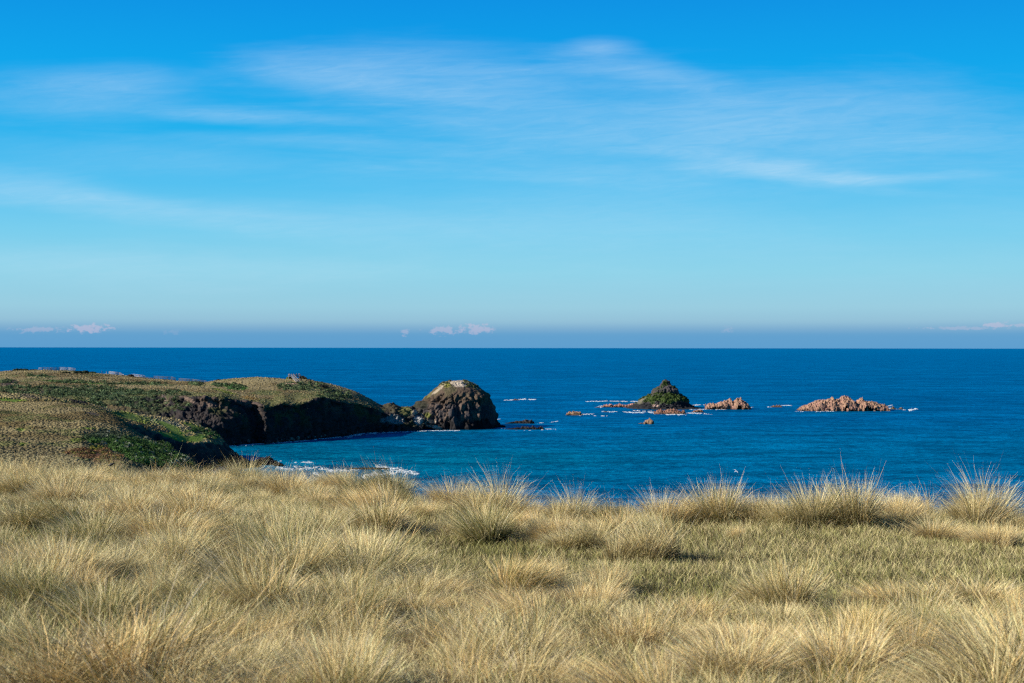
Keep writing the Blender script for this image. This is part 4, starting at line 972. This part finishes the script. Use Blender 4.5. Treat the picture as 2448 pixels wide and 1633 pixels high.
# bushes one can tell apart on the ridge
def bush(u, v, w, h, label, c=(.028, .04, .018), ridge=False, leaf=.3, n=26):
    b = on_headland(u, v) if not ridge else ridge_point(u, -2, 2)
    sc_ = b[1] / F; W = w * sc_ / 2; Hh = h * sc_
    cs = np.stack([rng.uniform(-W * .75, W * .75, n), rng.uniform(-W * .35, W * .35, n), rng.uniform(.0, max(Hh * .45, .1), n)], -1)
    cs[:, 2] *= 1 - (cs[:, 0] / W) ** 2
    rad = np.full(n, max(Hh * .55, .5)) * (0.7 + .5 * rng.random(n))
    root = empty('coastal_bush', tuple(b)); tag(root, label, 'bush', 'dark bushes dotted over the headland')
    me = leaf_mesh('foliage', cs, rad, 110, leaf, np.array(c)[None] * (0.6 + .9 * rng.random((n, 1))), .85); me.materials.append(M_leaf)
    link(bpy.data.objects.new('foliage', me), root)
    m = MB()
    for k in range(4): m.bar((0.3 * k - .5, 0, -.5), (0.3 * k - .5 + rng.uniform(-.4, .4), 0, Hh * .5), .1, .1)
    m.build('stem', M_stem, root)
bush(44, 885, 34, 7, 'long dark bush on the skyline at the picture\'s extreme edge of the ridge', ridge=True)
bush(60, 884, 14, 6, 'rounded dark bush on the skyline touching the long one', ridge=True)
bush(80, 885, 22, 4, 'low flat bush on the skyline between rounded bush and short pale railing', ridge=True)
bush(158, 892, 20, 4, 'dark mound of a bush below the brow railings')
bush(186, 893, 18, 7, 'dark leaning bush below the ridge, one of a pair, on the brow side')
bush(203, 893, 16, 8, 'dark rounded bush below the ridge, one of a pair, on the seaward side', c=(.03, .045, .02))
bush(191, 887, 16, 4, 'flat dark bush on the skyline just past the pale brow railing', ridge=True)
bush(218, 890, 28, 5, 'dark green bush on the skyline before the two standing walkers', c=(.03, .06, .015), ridge=True)
bush(312, 900, 16, 5, 'brownish bush below the walker in navy', c=(.06, .045, .03))
bush(522, 908, 10, 4, 'small brown bush on the skyline where the ridge climbs from the saddle', c=(.06, .045, .03), ridge=True)
bush(693, 904, 12, 8, 'olive bush against the summit platform', c=(.09, .11, .02), ridge=True)
bush(724, 902, 16, 9, 'brown-olive shrub behind the platform stairs', c=(.08, .07, .04), ridge=True)
bush(735, 931, 14, 5, 'dark heath mound on the slope under the platform', c=(.035, .035, .03))
bush(772, 926, 20, 6, 'dark heath mound on the seaward slope of the headland', c=(.03, .032, .028))

# ================================================================== foreground
def edgeY(u): return np.interp(u, [-400, 700, 900, 1050, 1200, 1700, 2050, 2200, 2500, 3500], [31, 30, 27, 24, 22, 21, 21.5, 23, 21.5, 20])
def zg(x, y):
    x = np.asarray(x, float); y = np.asarray(y, float)
    u = 1224 + x / np.maximum(y, 4) * F; e = edgeY(u)
    z = H - 1.65 - .05 * np.minimum(y, e) - .011 * x + .14 * sst(-x, 2.5, 8) * sst(y, 14, 26)
    p3 = np.stack([x, y, 0 * x], -1)
    z = z + fbm(p3, 5.5, 3, 600) * .34 + fbm(p3, 1.1, 2, 610) * .07
    o = np.maximum(y - e, 0)
    return z - .05 * o - .62 * np.maximum(o - .4, 0) + np.where(o > 0, 0, 0)
def build_ground():
    xs = np.concatenate([np.linspace(-160, -16, 40)[:-1], np.linspace(-16, 16, 180), np.linspace(16, 160, 40)[1:]])
    ys = np.concatenate([np.linspace(-80, 4, 30)[:-1], np.linspace(4, 34, 190), np.linspace(34, 110, 50)[1:]])
    X, Y = np.meshgrid(xs, ys); Z = zg(X, Y); Z = np.maximum(Z, -4)
    Gd = np.stack([X, Y, Z], -1)
    n = fbm(Gd, 1.4, 4, 620, .6)[..., None]; k = sst(n, -.1, .12)
    col = np.array([.05, .045, .022]) * (1 - k) + np.array([.12, .10, .055]) * k
    far = sst(Y - 34, 0, 4)[..., None]; col = col * (1 - far) + TAN2 * far
    me = make_mesh('ground', Gd.reshape(-1, 3), grid_faces(*Gd.shape[:2]).ravel(), 4, col.reshape(-1, 3)); me.materials.append(M_ground)
    tag(link(bpy.data.objects.new('ground', me)), kind='structure')
build_ground()
def ground_hit(u, v):
    """where the line of sight through a photo pixel meets the plateau"""
    Y = np.linspace(7, 34, 500); x = (u - 1224) / F * Y; z = H - (v - vh(u)) / F * Y
    g_ = zg(x, Y); k = np.argmax(z <= g_) if (z <= g_).any() else int(np.argmin(np.abs(Y - edgeY(u))))
    Yk = min(Y[k], float(edgeY(u)) + .3); return np.array([(u - 1224) / F * Yk, Yk, float(zg((u - 1224) / F * Yk, Yk))])

def blade_mesh(name, root, az, tilt, bend, L, W, c0, c1, seg=4, gbend=0.0, windx=0.0, rg=rng):
    n = len(root); s = np.linspace(0, 1, seg + 1)
    hx, hy = np.cos(az), np.sin(az); P_ = np.zeros((n, seg + 1, 3)); P_[:, 0] = root
    wob = rg.normal(size=(n, 2)) * .20
    for i in range(seg):
        sm = (s[i] + s[i + 1]) / 2
        th = tilt + bend * sm ** 1.3
        d = np.stack([np.sin(th) * hx + windx * sm + wob[:, 0] * sm, np.sin(th) * hy + wob[:, 1] * sm, np.cos(th)], -1)
        d /= np.linalg.norm(d, axis=1, keepdims=True)
        P_[:, i + 1] = P_[:, i] + d * (L / seg)[:, None]
    ra = rg.random(n) * np.pi; side = np.stack([np.cos(ra), np.sin(ra), 0 * ra], -1)
    wd = (W[:, None] * (1 - s[None] ** 2.2) + .0004)
    V = np.stack([P_ - side[:, None] * wd[..., None] / 2, P_ + side[:, None] * wd[..., None] / 2], 2)  # n, seg+1, 2, 3
    C = c0[:, None] * (1 - sst(s, .17, .88))[None, :, None] + c1[:, None] * sst(s, .17, .88)[None, :, None]  # green-brown base to dry tip; the long dark lower part also paints core shade
    C = np.repeat(C[:, :, None], 2, 2)
    a = np.arange(seg) * 2; f = np.stack([a, a + 1, a + 3, a + 2], -1)
    Fq = f[None] + (np.arange(n) * (seg + 1) * 2)[:, None, None]
    me = make_mesh(name, V.reshape(-1, 3), Fq.reshape(-1), 4, C.reshape(-1, 3), smooth=False); me.materials.append(M_blade)
    return me
STRAW = rgb(250, 230, 172); STRAWG = rgb(232, 214, 156); GOLD = rgb(246, 208, 138); GREY = rgb(216, 202, 172); GREEN = rgb(116, 118, 56) * .7; DKG = rgb(70, 78, 34) * .4; BRN = rgb(108, 80, 46) * .38
def tussock_mesh(i, n0=2300, spread=1.0, green=.45, lean=-.25, gold=.2, flop=0.0):
    rg = np.random.default_rng(1000 + i); n = int(n0 * 2.0)
    # several crowns grown together, each with its own size, spread and lean
    K = int(rg.integers(2, 6)); ck = rg.choice(K, n, p=(lambda w: w / w.sum())(.35 + rg.random(K)))
    cx = rg.normal(size=K) * .15; cy = rg.normal(size=K) * .13; csz = .55 + .6 * rg.random(K); csp = .65 + .7 * rg.random(K); clx = rg.normal(size=K) * .22; cly = rg.normal(size=K) * .22
    r = .13 * np.sqrt(rg.random(n)); a0 = rg.random(n) * 6.283
    root = np.stack([np.cos(a0) * r, np.sin(a0) * r, -.06 + 0 * r], -1)
    nl = 90; la = rg.random(nl) * 6.283; lk = rg.integers(0, nl, n)      # blades mat together into locks
    lock = rg.random(n) < .6
    az = np.where(lock, la[lk] + rg.normal(size=n) * .30, a0 + rg.normal(size=n) * .6)
    lt = rg.random(nl); lb = rg.random(nl); ll = .7 + .6 * rg.random(nl)
    root[:, 0] = np.where(lock, np.cos(az) * r, root[:, 0]); root[:, 1] = np.where(lock, np.sin(az) * r, root[:, 1])
    kk = np.where(lock, lt[lk], rg.random(n)); sp = spread * csp[ck]
    tilt = (.05 + .6 * (r / .13) * kk + .3 * rg.random(n)) * sp
    bend = (.2 + 1.3 * np.where(lock, lb[lk] * .8 + rg.random(n) * .2, rg.random(n)) ** 1.3) * sp + flop * rg.random(n)
    vx = np.sin(tilt) * np.cos(az) + clx[ck]; vy = np.sin(tilt) * np.sin(az) + cly[ck]; az = np.arctan2(vy, vx); tilt = np.arcsin(np.clip(np.hypot(vx, vy), 0, .97))
    root[:, 0] += cx[ck]; root[:, 1] += cy[ck]
    L = (.44 + .26 * rg.random(n)) * np.where(lock, .85 + .3 * (ll[lk] - .7) / .6, 1) * csz[ck] * 1.12 ; L[rg.random(n) < .25] *= .6
    stalk = rg.random(n) < .035; L[stalk] *= 1.22; bend[stalk] *= .4
    W = np.where(stalk, .0035, .0026 + .0030 * rg.random(n) ** 1.5)
    t = rg.random((n, 1))
    c1 = STRAW * (1 - t) + STRAWG * t
    c1 = c1 * (.72 + .5 * rg.random(nl))[lk][:, None]
    m = rg.random(n); c1[m < gold] = GOLD; c1[(m > .86)] = GREY; c1[(m > .80) & (m < .86)] = BRN * 3.0; c1 = c1 * (.70 + .60 * rg.random((n, 1)))
    gm = rg.random(n) < green * .6; c1[gm] = (GREEN * 1.25) * (.8 + .5 * rg.random((gm.sum(), 1)))
    c0 = np.where(rg.random((n, 1)) < green + .15, GREEN * .8, BRN); c0 = np.where(rg.random((n, 1)) < .25, DKG, c0)  # base greens and browns, darkened further as painted shade inside the tussock
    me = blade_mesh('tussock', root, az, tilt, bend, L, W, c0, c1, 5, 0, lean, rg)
    return me
VAR = [tussock_mesh(0, 2600, 1.0, .40), tussock_mesh(1, 2400, .85, .25, -.35, .15), tussock_mesh(2, 2600, 1.15, .45, -.2, .1), tussock_mesh(3, 2200, .8, .6, -.3, .1), tussock_mesh(4, 2600, 1.25, .2, -.45, .5, .5),
       tussock_mesh(5, 2400, 1.05, .15, -.3, .3), tussock_mesh(6, 2000, .7, .3, -.15, .2), tussock_mesh(7, 2600, 1.3, .3, -.6, .6, .7), tussock_mesh(8, 2400, 1.0, .8, -.3, .05), tussock_mesh(9, 2000, .95, .05, -.2, .35)]
VAR2 = [tussock_mesh(20 + k, 2300, .85 + .4 * ((k * 7) % 5) / 5, (.15, .5, .3, .7, .25)[k % 5], (-.2, -.5, -.35)[k % 3], (.1, .5, .3)[k % 3], (0, .5, 0, .8)[k % 4]) for k in range(14)]
def dims(me):
    a = np.empty(len(me.vertices) * 3, dtype=np.float32); me.vertices.foreach_get('co', a); a = a.reshape(-1, 3)
    return float(np.percentile(np.abs(a[:, 0]), 96)), float(np.percentile(a[:, 2], 99.6))
DIM = [dims(m) for m in VAR]; print('dims', [tuple(round(q, 2) for q in d) for d in DIM])
TG = 'dry coastal tussocks on the clifftop in the foreground'
placed = []
def put(u, vb, w, h, var, label, rot=None):
    p = ground_hit(u, vb); s = p[1] / F
    o = bpy.data.objects.new('tussock', VAR[var]); link(o)
    o.location = p; o.rotation_euler = (0, 0, rng.uniform(-.7, .7) if rot is None else rot)
    sw = (w * s) / (2 * DIM[var][0]); sh = (h * s) * 1.04 / DIM[var][1]
    o.scale = (sw, sw * .95, sh); placed.append((p[0], p[1], sw * .55))
    tag(o, label, 'tussock', TG); return o
put(893, 1288, 210, 95, 0, 'broad straw tussock with brown heart on the inland side of the green-hearted one')
put(1172, 1205, 190, 105, 1, 'tallest skyline tussock in front of the open water, spiky crest catching the light')
put(1085, 1200, 150, 80, 5, 'straw tussock leaning on the tallest skyline tussock')
put(1164, 1296, 170, 95, 8, 'tussock with a dark green heart behind the open lawn')
put(1357, 1208, 150, 84, 1, 'skyline tussock alone between two dips, golden brown base')
put(1275, 1215, 110, 60, 5, 'low pale tussock in the dip beside the golden brown skyline one')
put(1386, 1318, 170, 76, 2, 'wide grey-brown tussock right behind the dark-based conical one')
put(1543, 1346, 170, 112, 1, 'conical tussock with dark base casting a shadow onto the lawn')
put(1436, 1244, 150, 70, 3, 'grey-green tussock in the middle of the skyline row')
put(1500, 1238, 120, 58, 3, 'low olive tussock on the skyline beside the grey-green one')
put(1622, 1250, 150, 90, 5, 'pale straw tussock where the skyline row thickens')
put(1715, 1266, 180, 112, 0, 'dark-hearted skyline tussock with tall thin stalks')
put(1830, 1262, 130, 80, 6, 'straight-bladed tussock between two bigger ones on the skyline')
put(1772, 1296, 64, 40, 9, 'little brown tussock standing alone at the lawn edge')
put(1915, 1268, 180, 112, 2, 'big shaggy skyline tussock touching the roundest one')
put(2043, 1272, 200, 124, 0, 'roundest and brightest skyline tussock, blades fanned like a fountain')
put(2168, 1242, 130, 74, 1, 'golden tussock with shaded foot before the gap of blue water')
put(2343, 1246, 190, 120, 1, 'tall upright spiky tussock standing apart beyond the water gap')
put(2272, 1302, 150, 60, 5, 'flattened pale tussock below the tall spiky one')
put(2396, 1316, 160, 66, 9, 'grey dishevelled tussock at the far corner of the lawn')
put(2440, 1240, 130, 60, 1, 'skyline tussock cut by the picture edge beyond the tall spiky one')
put(1881, 1482, 230, 140, 0, 'large tussock with brown heart standing mid-lawn')
put(2237, 1545, 200, 110, 8, 'green-based tussock half buried under flopped golden straw')
put(2420, 1490, 240, 90, 7, 'golden flopped tussock at the lawn edge nearest the camera')
put(2090, 1600, 300, 130, 7, 'windswept straw tussock lying over beside the green-based one')
put(1497, 1570, 260, 120, 4, 'combed-over straw tussock with green foot in front of the lawn')
put(1193, 1628, 300, 170, 1, 'large blurred tussock nearest the camera in the middle foreground')
put(871, 1478, 150, 80, 3, 'dark-footed thin tussock in the mid foreground beside bent straw')
put(836, 1620, 220, 110, 2, 'low dark tussock close to the camera with bent tips')
put(628, 1486, 260, 140, 0, 'large rounded tussock with olive hollow, blades arching over')
put(409, 1468, 190, 104, 3, 'narrow green-hearted tussock beside the deep shadow hollow')
put(247, 1496, 230, 110, 8, 'dark green tussock sunk in the deepest shadow hollow')
put(63, 1458, 210, 120, 8, 'yellow-green tussock next to the deepest shadow hollow')
put(352, 1616, 300, 150, 0, 'wide straw tussock closest to the camera with olive heart')
put(60, 1600, 220, 140, 3, 'tall mixed green and straw tussock at the bottom corner')
put(423, 1350, 210, 90, 2, 'tussock with shadowed foot above the arched one')
put(501, 1296, 180, 78, 3, 'tussock with a dark green foot in a shaded dip')
put(300, 1254, 190, 78, 4, 'windswept tussock combed to one side on the bank')
put(219, 1312, 200, 92, 8, 'tussock overhanging the black hollow of the bank')
put(85, 1272, 230, 90, 3, 'dark-footed tussock with green back blades, high on the bank')
put(437, 1220, 150, 66, 5, 'pale tussock with grey heart near the top of the bank')
put(741, 1296, 170, 76, 2, 'drooping tussock beside the brown-hearted broad one')
put(141, 1190, 150, 84, 1, 'skyline tussock standing proud before the rusty heath')
put(60, 1196, 150, 76, 0, 'skyline tussock beside the proud one, at the picture edge')
put(690, 1200, 140, 70, 5, 'skyline tussock in front of the cove foam')
put(915, 1185, 150, 60, 2, 'round-backed skyline tussock below the white surf')
nprom = len(placed)
HOL = [(225, 1555, 120, 70), (90, 1312, 120, 42), (245, 1352, 90, 40), (500, 1332, 70, 34), (475, 1396, 90, 40), (30, 1235, 50, 28), (560, 1420, 60, 30), (760, 1345, 70, 34), (2260, 1590, 90, 44), (2420, 1590, 70, 40), (1330, 1490, 70, 36), (830, 1205, 40, 18), (700, 1580, 60, 36), (1170, 1322, 80, 24), (950, 1560, 50, 30), (1650, 1600, 70, 30)]
ORD = ['first', 'second', 'third', 'fourth', 'fifth', 'sixth', 'seventh', 'eighth', 'ninth', 'tenth', 'eleventh', 'twelfth', 'thirteenth', 'fourteenth', 'fifteenth', 'sixteenth', 'seventeenth', 'eighteenth', 'nineteenth', 'twentieth',
       'twenty-first', 'twenty-second', 'twenty-third', 'twenty-fourth', 'twenty-fifth', 'twenty-sixth', 'twenty-seventh', 'twenty-eighth', 'twenty-ninth', 'thirtieth', 'thirty-first', 'thirty-second', 'thirty-third', 'thirty-fourth', 'thirty-fifth']
for _t in ('thirty', 'forty', 'fifty', 'sixty', 'seventy', 'eighty'):
    for _o in ORD[:9]:
        if _t + '-' + _o not in ORD: ORD.append(_t + '-' + _o)
    ORD.append({'thirty': 'fortieth', 'forty': 'fiftieth', 'fifty': 'sixtieth', 'sixty': 'seventieth', 'seventy': 'eightieth', 'eighty': 'ninetieth'}[_t])
def fill():
    rg = np.random.default_rng(77); bands = [(7.4, 9.4), (9.4, 11.5), (11.5, 14), (14, 17), (17, 20), (20, 23.5), (23.5, 27), (27, 30.5)]
    cand = []
    for y0, y1 in bands:
        tries = 0; lst = []
        while tries < 1300:
            tries += 1
            y = rg.uniform(y0, y1); u = rg.uniform(-120, 2560); x = (u - 1224) / F * y
            if y > edgeY(u) - .1: continue
            v = vh(u) + (H - float(zg(x, y))) / y * F
            # the open lawn carries no tussocks
            lawn = (u > 880 and 1300 < v < 1400 + (60 if u > 1500 else 20)) or (u > 1560 and 1268 < v < 1400) or (u > 1950 and 1300 < v < 1450)
            if lawn: continue
            r = .23 + .30 * rg.random() ** 1.3 * (1.0 if u < 900 else .85)
            if any(((u - hu) / ru) ** 2 + ((v - hv) / rv) ** 2 < 1 for hu, hv, ru, rv in HOL): continue
            if u < 1000 and fbm(np.array([x, y, 3.0]), 1.5, 2, 88) > .10: continue
            if v > 1440 and u > 900: r *= 1.1
            if any((x - a) ** 2 + (y - b) ** 2 < ((r + c) * .88) ** 2 for a, b, c in placed): continue
            placed.append((x, y, r)); lst.append((u, x, y, r))
        lst.sort(); cand.append(lst)
    tot = sum(len(l) for l in cand); print('fill tussocks', tot)
    bn = ['the front row', 'the second row', 'the third row', 'the fourth row', 'the fifth row', 'the sixth row', 'the seventh row', 'the last row on the brow']
    for bi, lst in enumerate(cand):
        for k, (u, x, y, r) in enumerate(lst):
            if u > 900 and y < 13: vi = int(rg.choice([0, 4, 5, 7, 9, 4, 1]))
            elif u < 700: vi = int(rg.choice([0, 2, 3, 5, 8, 1, 4, 0]))
            else: vi = int(rg.choice([0, 1, 2, 5, 9, 3]))
            desc = ['arching straw', 'upright straw', 'spreading dull straw', 'narrow green-tinged', 'windswept golden', 'pale', 'stiff thin-bladed', 'flattened golden', 'green-hearted', 'dry brownish'][vi]
            alt = int(rg.integers(0, 14)); swap = rg.random() < .6
            if swap:
                desc = ['brownish', 'green and straw', 'loose straw', 'dark green-based', 'sparse straw'][alt % 5] + (' flattened' if alt % 4 in (1, 3) else '')
            o = bpy.data.objects.new('tussock', VAR2[alt] if swap else VAR[vi]); link(o); o.location = (x, y, float(zg(x, y)))
            o.rotation_euler = (0, 0, rg.uniform(-.9, .9)); s = r / .5
            o.scale = (s * 1.2 * rg.uniform(.85, 1.3), s * 1.15, s * rg.uniform(.8, 1.25) * (.72 if (u > 900 and y < 13) else 1.0))
            tag(o, f'{desc} tussock, {ORD[k]} of the unnamed ones from the left in {bn[bi]}'.replace(' of the unnamed ones', ''), 'tussock', TG)
fill()

# fine grass between the tussocks
def turf():
    n = 760000; rg = np.random.default_rng(5)
    y = np.sqrt(rg.random(n) * (31.5 ** 2 - 6.5 ** 2) + 6.5 ** 2); x = (rg.random(n) - .5) * 2 * y * .40
    u = 1224 + x / y * F; keep = y < edgeY(u) + .6; x, y, u = x[keep], y[keep], u[keep]; n = len(x)
    z = zg(x, y); p3 = np.stack([x, y, 0 * x], -1)
    clump = fbm(p3, .38, 3, 700, .6); patchn = fbm(p3, 2.2, 3, 710, .6); v = vh(u) + (H - z) / y * F
    kp = rg.random(n) < .55 + 1.6 * np.maximum(clump + .12, 0); x, y, u, z, clump, patchn, v = [q[kp] for q in (x, y, u, z, clump, patchn, v)]; n = len(x)
    hol = np.zeros(n)
    for hu, hv, ru, rv in HOL: hol = np.maximum(hol, 1 - sst(np.hypot((u - hu) / ru, (v - hv) / rv), .6, 1.0))
    kp = rg.random(n) > hol * .45; x, y, u, z, clump, patchn, v, hol = [q[kp] for q in (x, y, u, z, clump, patchn, v, hol)]; n = len(x)
    lawn = sst(v, 1270, 1300) * (1 - sst(v, 1430, 1500)) * sst(u, 850, 1100)
    L = (.10 + .13 * rg.random(n) + .28 * np.maximum(clump, 0)) * (1.2 - .45 * lawn)
    az = rg.random(n) * 6.283; tilt = .15 + .6 * rg.random(n); bend = .2 + .9 * rg.random(n)
    W = .0034 + .0030 * rg.random(n)
    t = rg.random((n, 1)); c1 = STRAW * (1 - t) + STRAWG * t
    c1 = c1 * (.6 + .7 * rg.random((n, 1)))
    gp = .22 + 1.2 * np.maximum(patchn + .05, 0) + .22 * lawn + .4 * hol; gm = rg.random(n) < gp; c1[gm] = rgb(176, 174, 104) * (.7 + .5 * rg.random((gm.sum(), 1)))
    bm = (rg.random(n) < .14); c1[bm] = BRN * 2.0
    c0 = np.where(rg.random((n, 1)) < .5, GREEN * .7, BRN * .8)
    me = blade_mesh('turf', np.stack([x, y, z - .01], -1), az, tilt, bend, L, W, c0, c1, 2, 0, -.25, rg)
    tag(link(bpy.data.objects.new('grass', me)), 'short straw and green grass filling the ground between the tussocks', kind='stuff')
    print('turf', n)
turf()

# ------------------------------------------------------------------ birds
def bird_on_grass():
    p = P(264, 1113, 27.0); root = empty('small_bird', tuple(p)); tag(root, 'small dark bird with a long thin tail perched on top of the grass', 'bird')
    s = .001
    def sk(name, ch, mat): link(bpy.data.objects.new(name, skin_mesh(name, ch, mat, 2)), root)
    sk('body', [[((-.020, 0, .004), .008), ((-.004, 0, .010), .020), ((.022, 0, .018), .024), ((.045, 0, .030), .017), ((.060, 0, .034), .013), ((.070, 0, .032), .008)]], M_bird)
    sk('beak', [[((.070, 0, .031), .0045), ((.086, 0, .027), .0012)]], M_beak)
    m = MB(); m.bar((-.015, 0, .004), (-.115, 0, -.018), .014, .005); m.build('tail', M_bird, root)
    sk('wing', [[((.03, -.018, .02), .010), ((.0, -.022, .008), .010), ((-.03, -.016, -.002), .004)]], M_bird)
    sk('wing', [[((.03, .018, .02), .010), ((.0, .022, .008), .010), ((-.03, .016, -.002), .004)]], M_bird)
    for y in (-.009, .009): sk('leg', [[((.012, y, 0), .0035), ((.016, y, -.022), .002), ((.008, y, -.045), .002)]], M_beak)
    root.scale = (1.15, 1.15, 1.15)
def gull():
    p = P(1760, 1127, 240.0); root = empty('gull', tuple(p)); tag(root, 'pale gull gliding over the water above the skyline tussocks', 'bird')
    def sk(name, ch, mat): link(bpy.data.objects.new(name, skin_mesh(name, ch, mat, 2)), root)
    sk('body', [[((-.20, 0, -.01), .02), ((-.10, 0, 0), .05), ((.05, 0, 0), .07), ((.15, 0, .01), .045), ((.20, 0, .02), .038), ((.24, 0, .015), .015)]], M_gull)
    for s in (-1, 1): sk('wing', [[((.05, s * .05, .02), (.07, .015)), ((.08, s * .25, .10), (.07, .012)), ((0, s * .48, .10), (.04, .008)), ((-.10, s * .62, .06), (.01, .005))]], M_gullgrey)
    m = MB(); m.bar((-.17, 0, 0), (-.30, 0, 0), .10, .012); m.build('tail', M_gull, root)
    m = MB(); m.bar((.24, 0, .01), (.28, 0, 0), .014, .014); m.build('beak', M_beak, root)
    root.rotation_euler = (R(25), R(-14), R(20))
bird_on_grass(); gull()
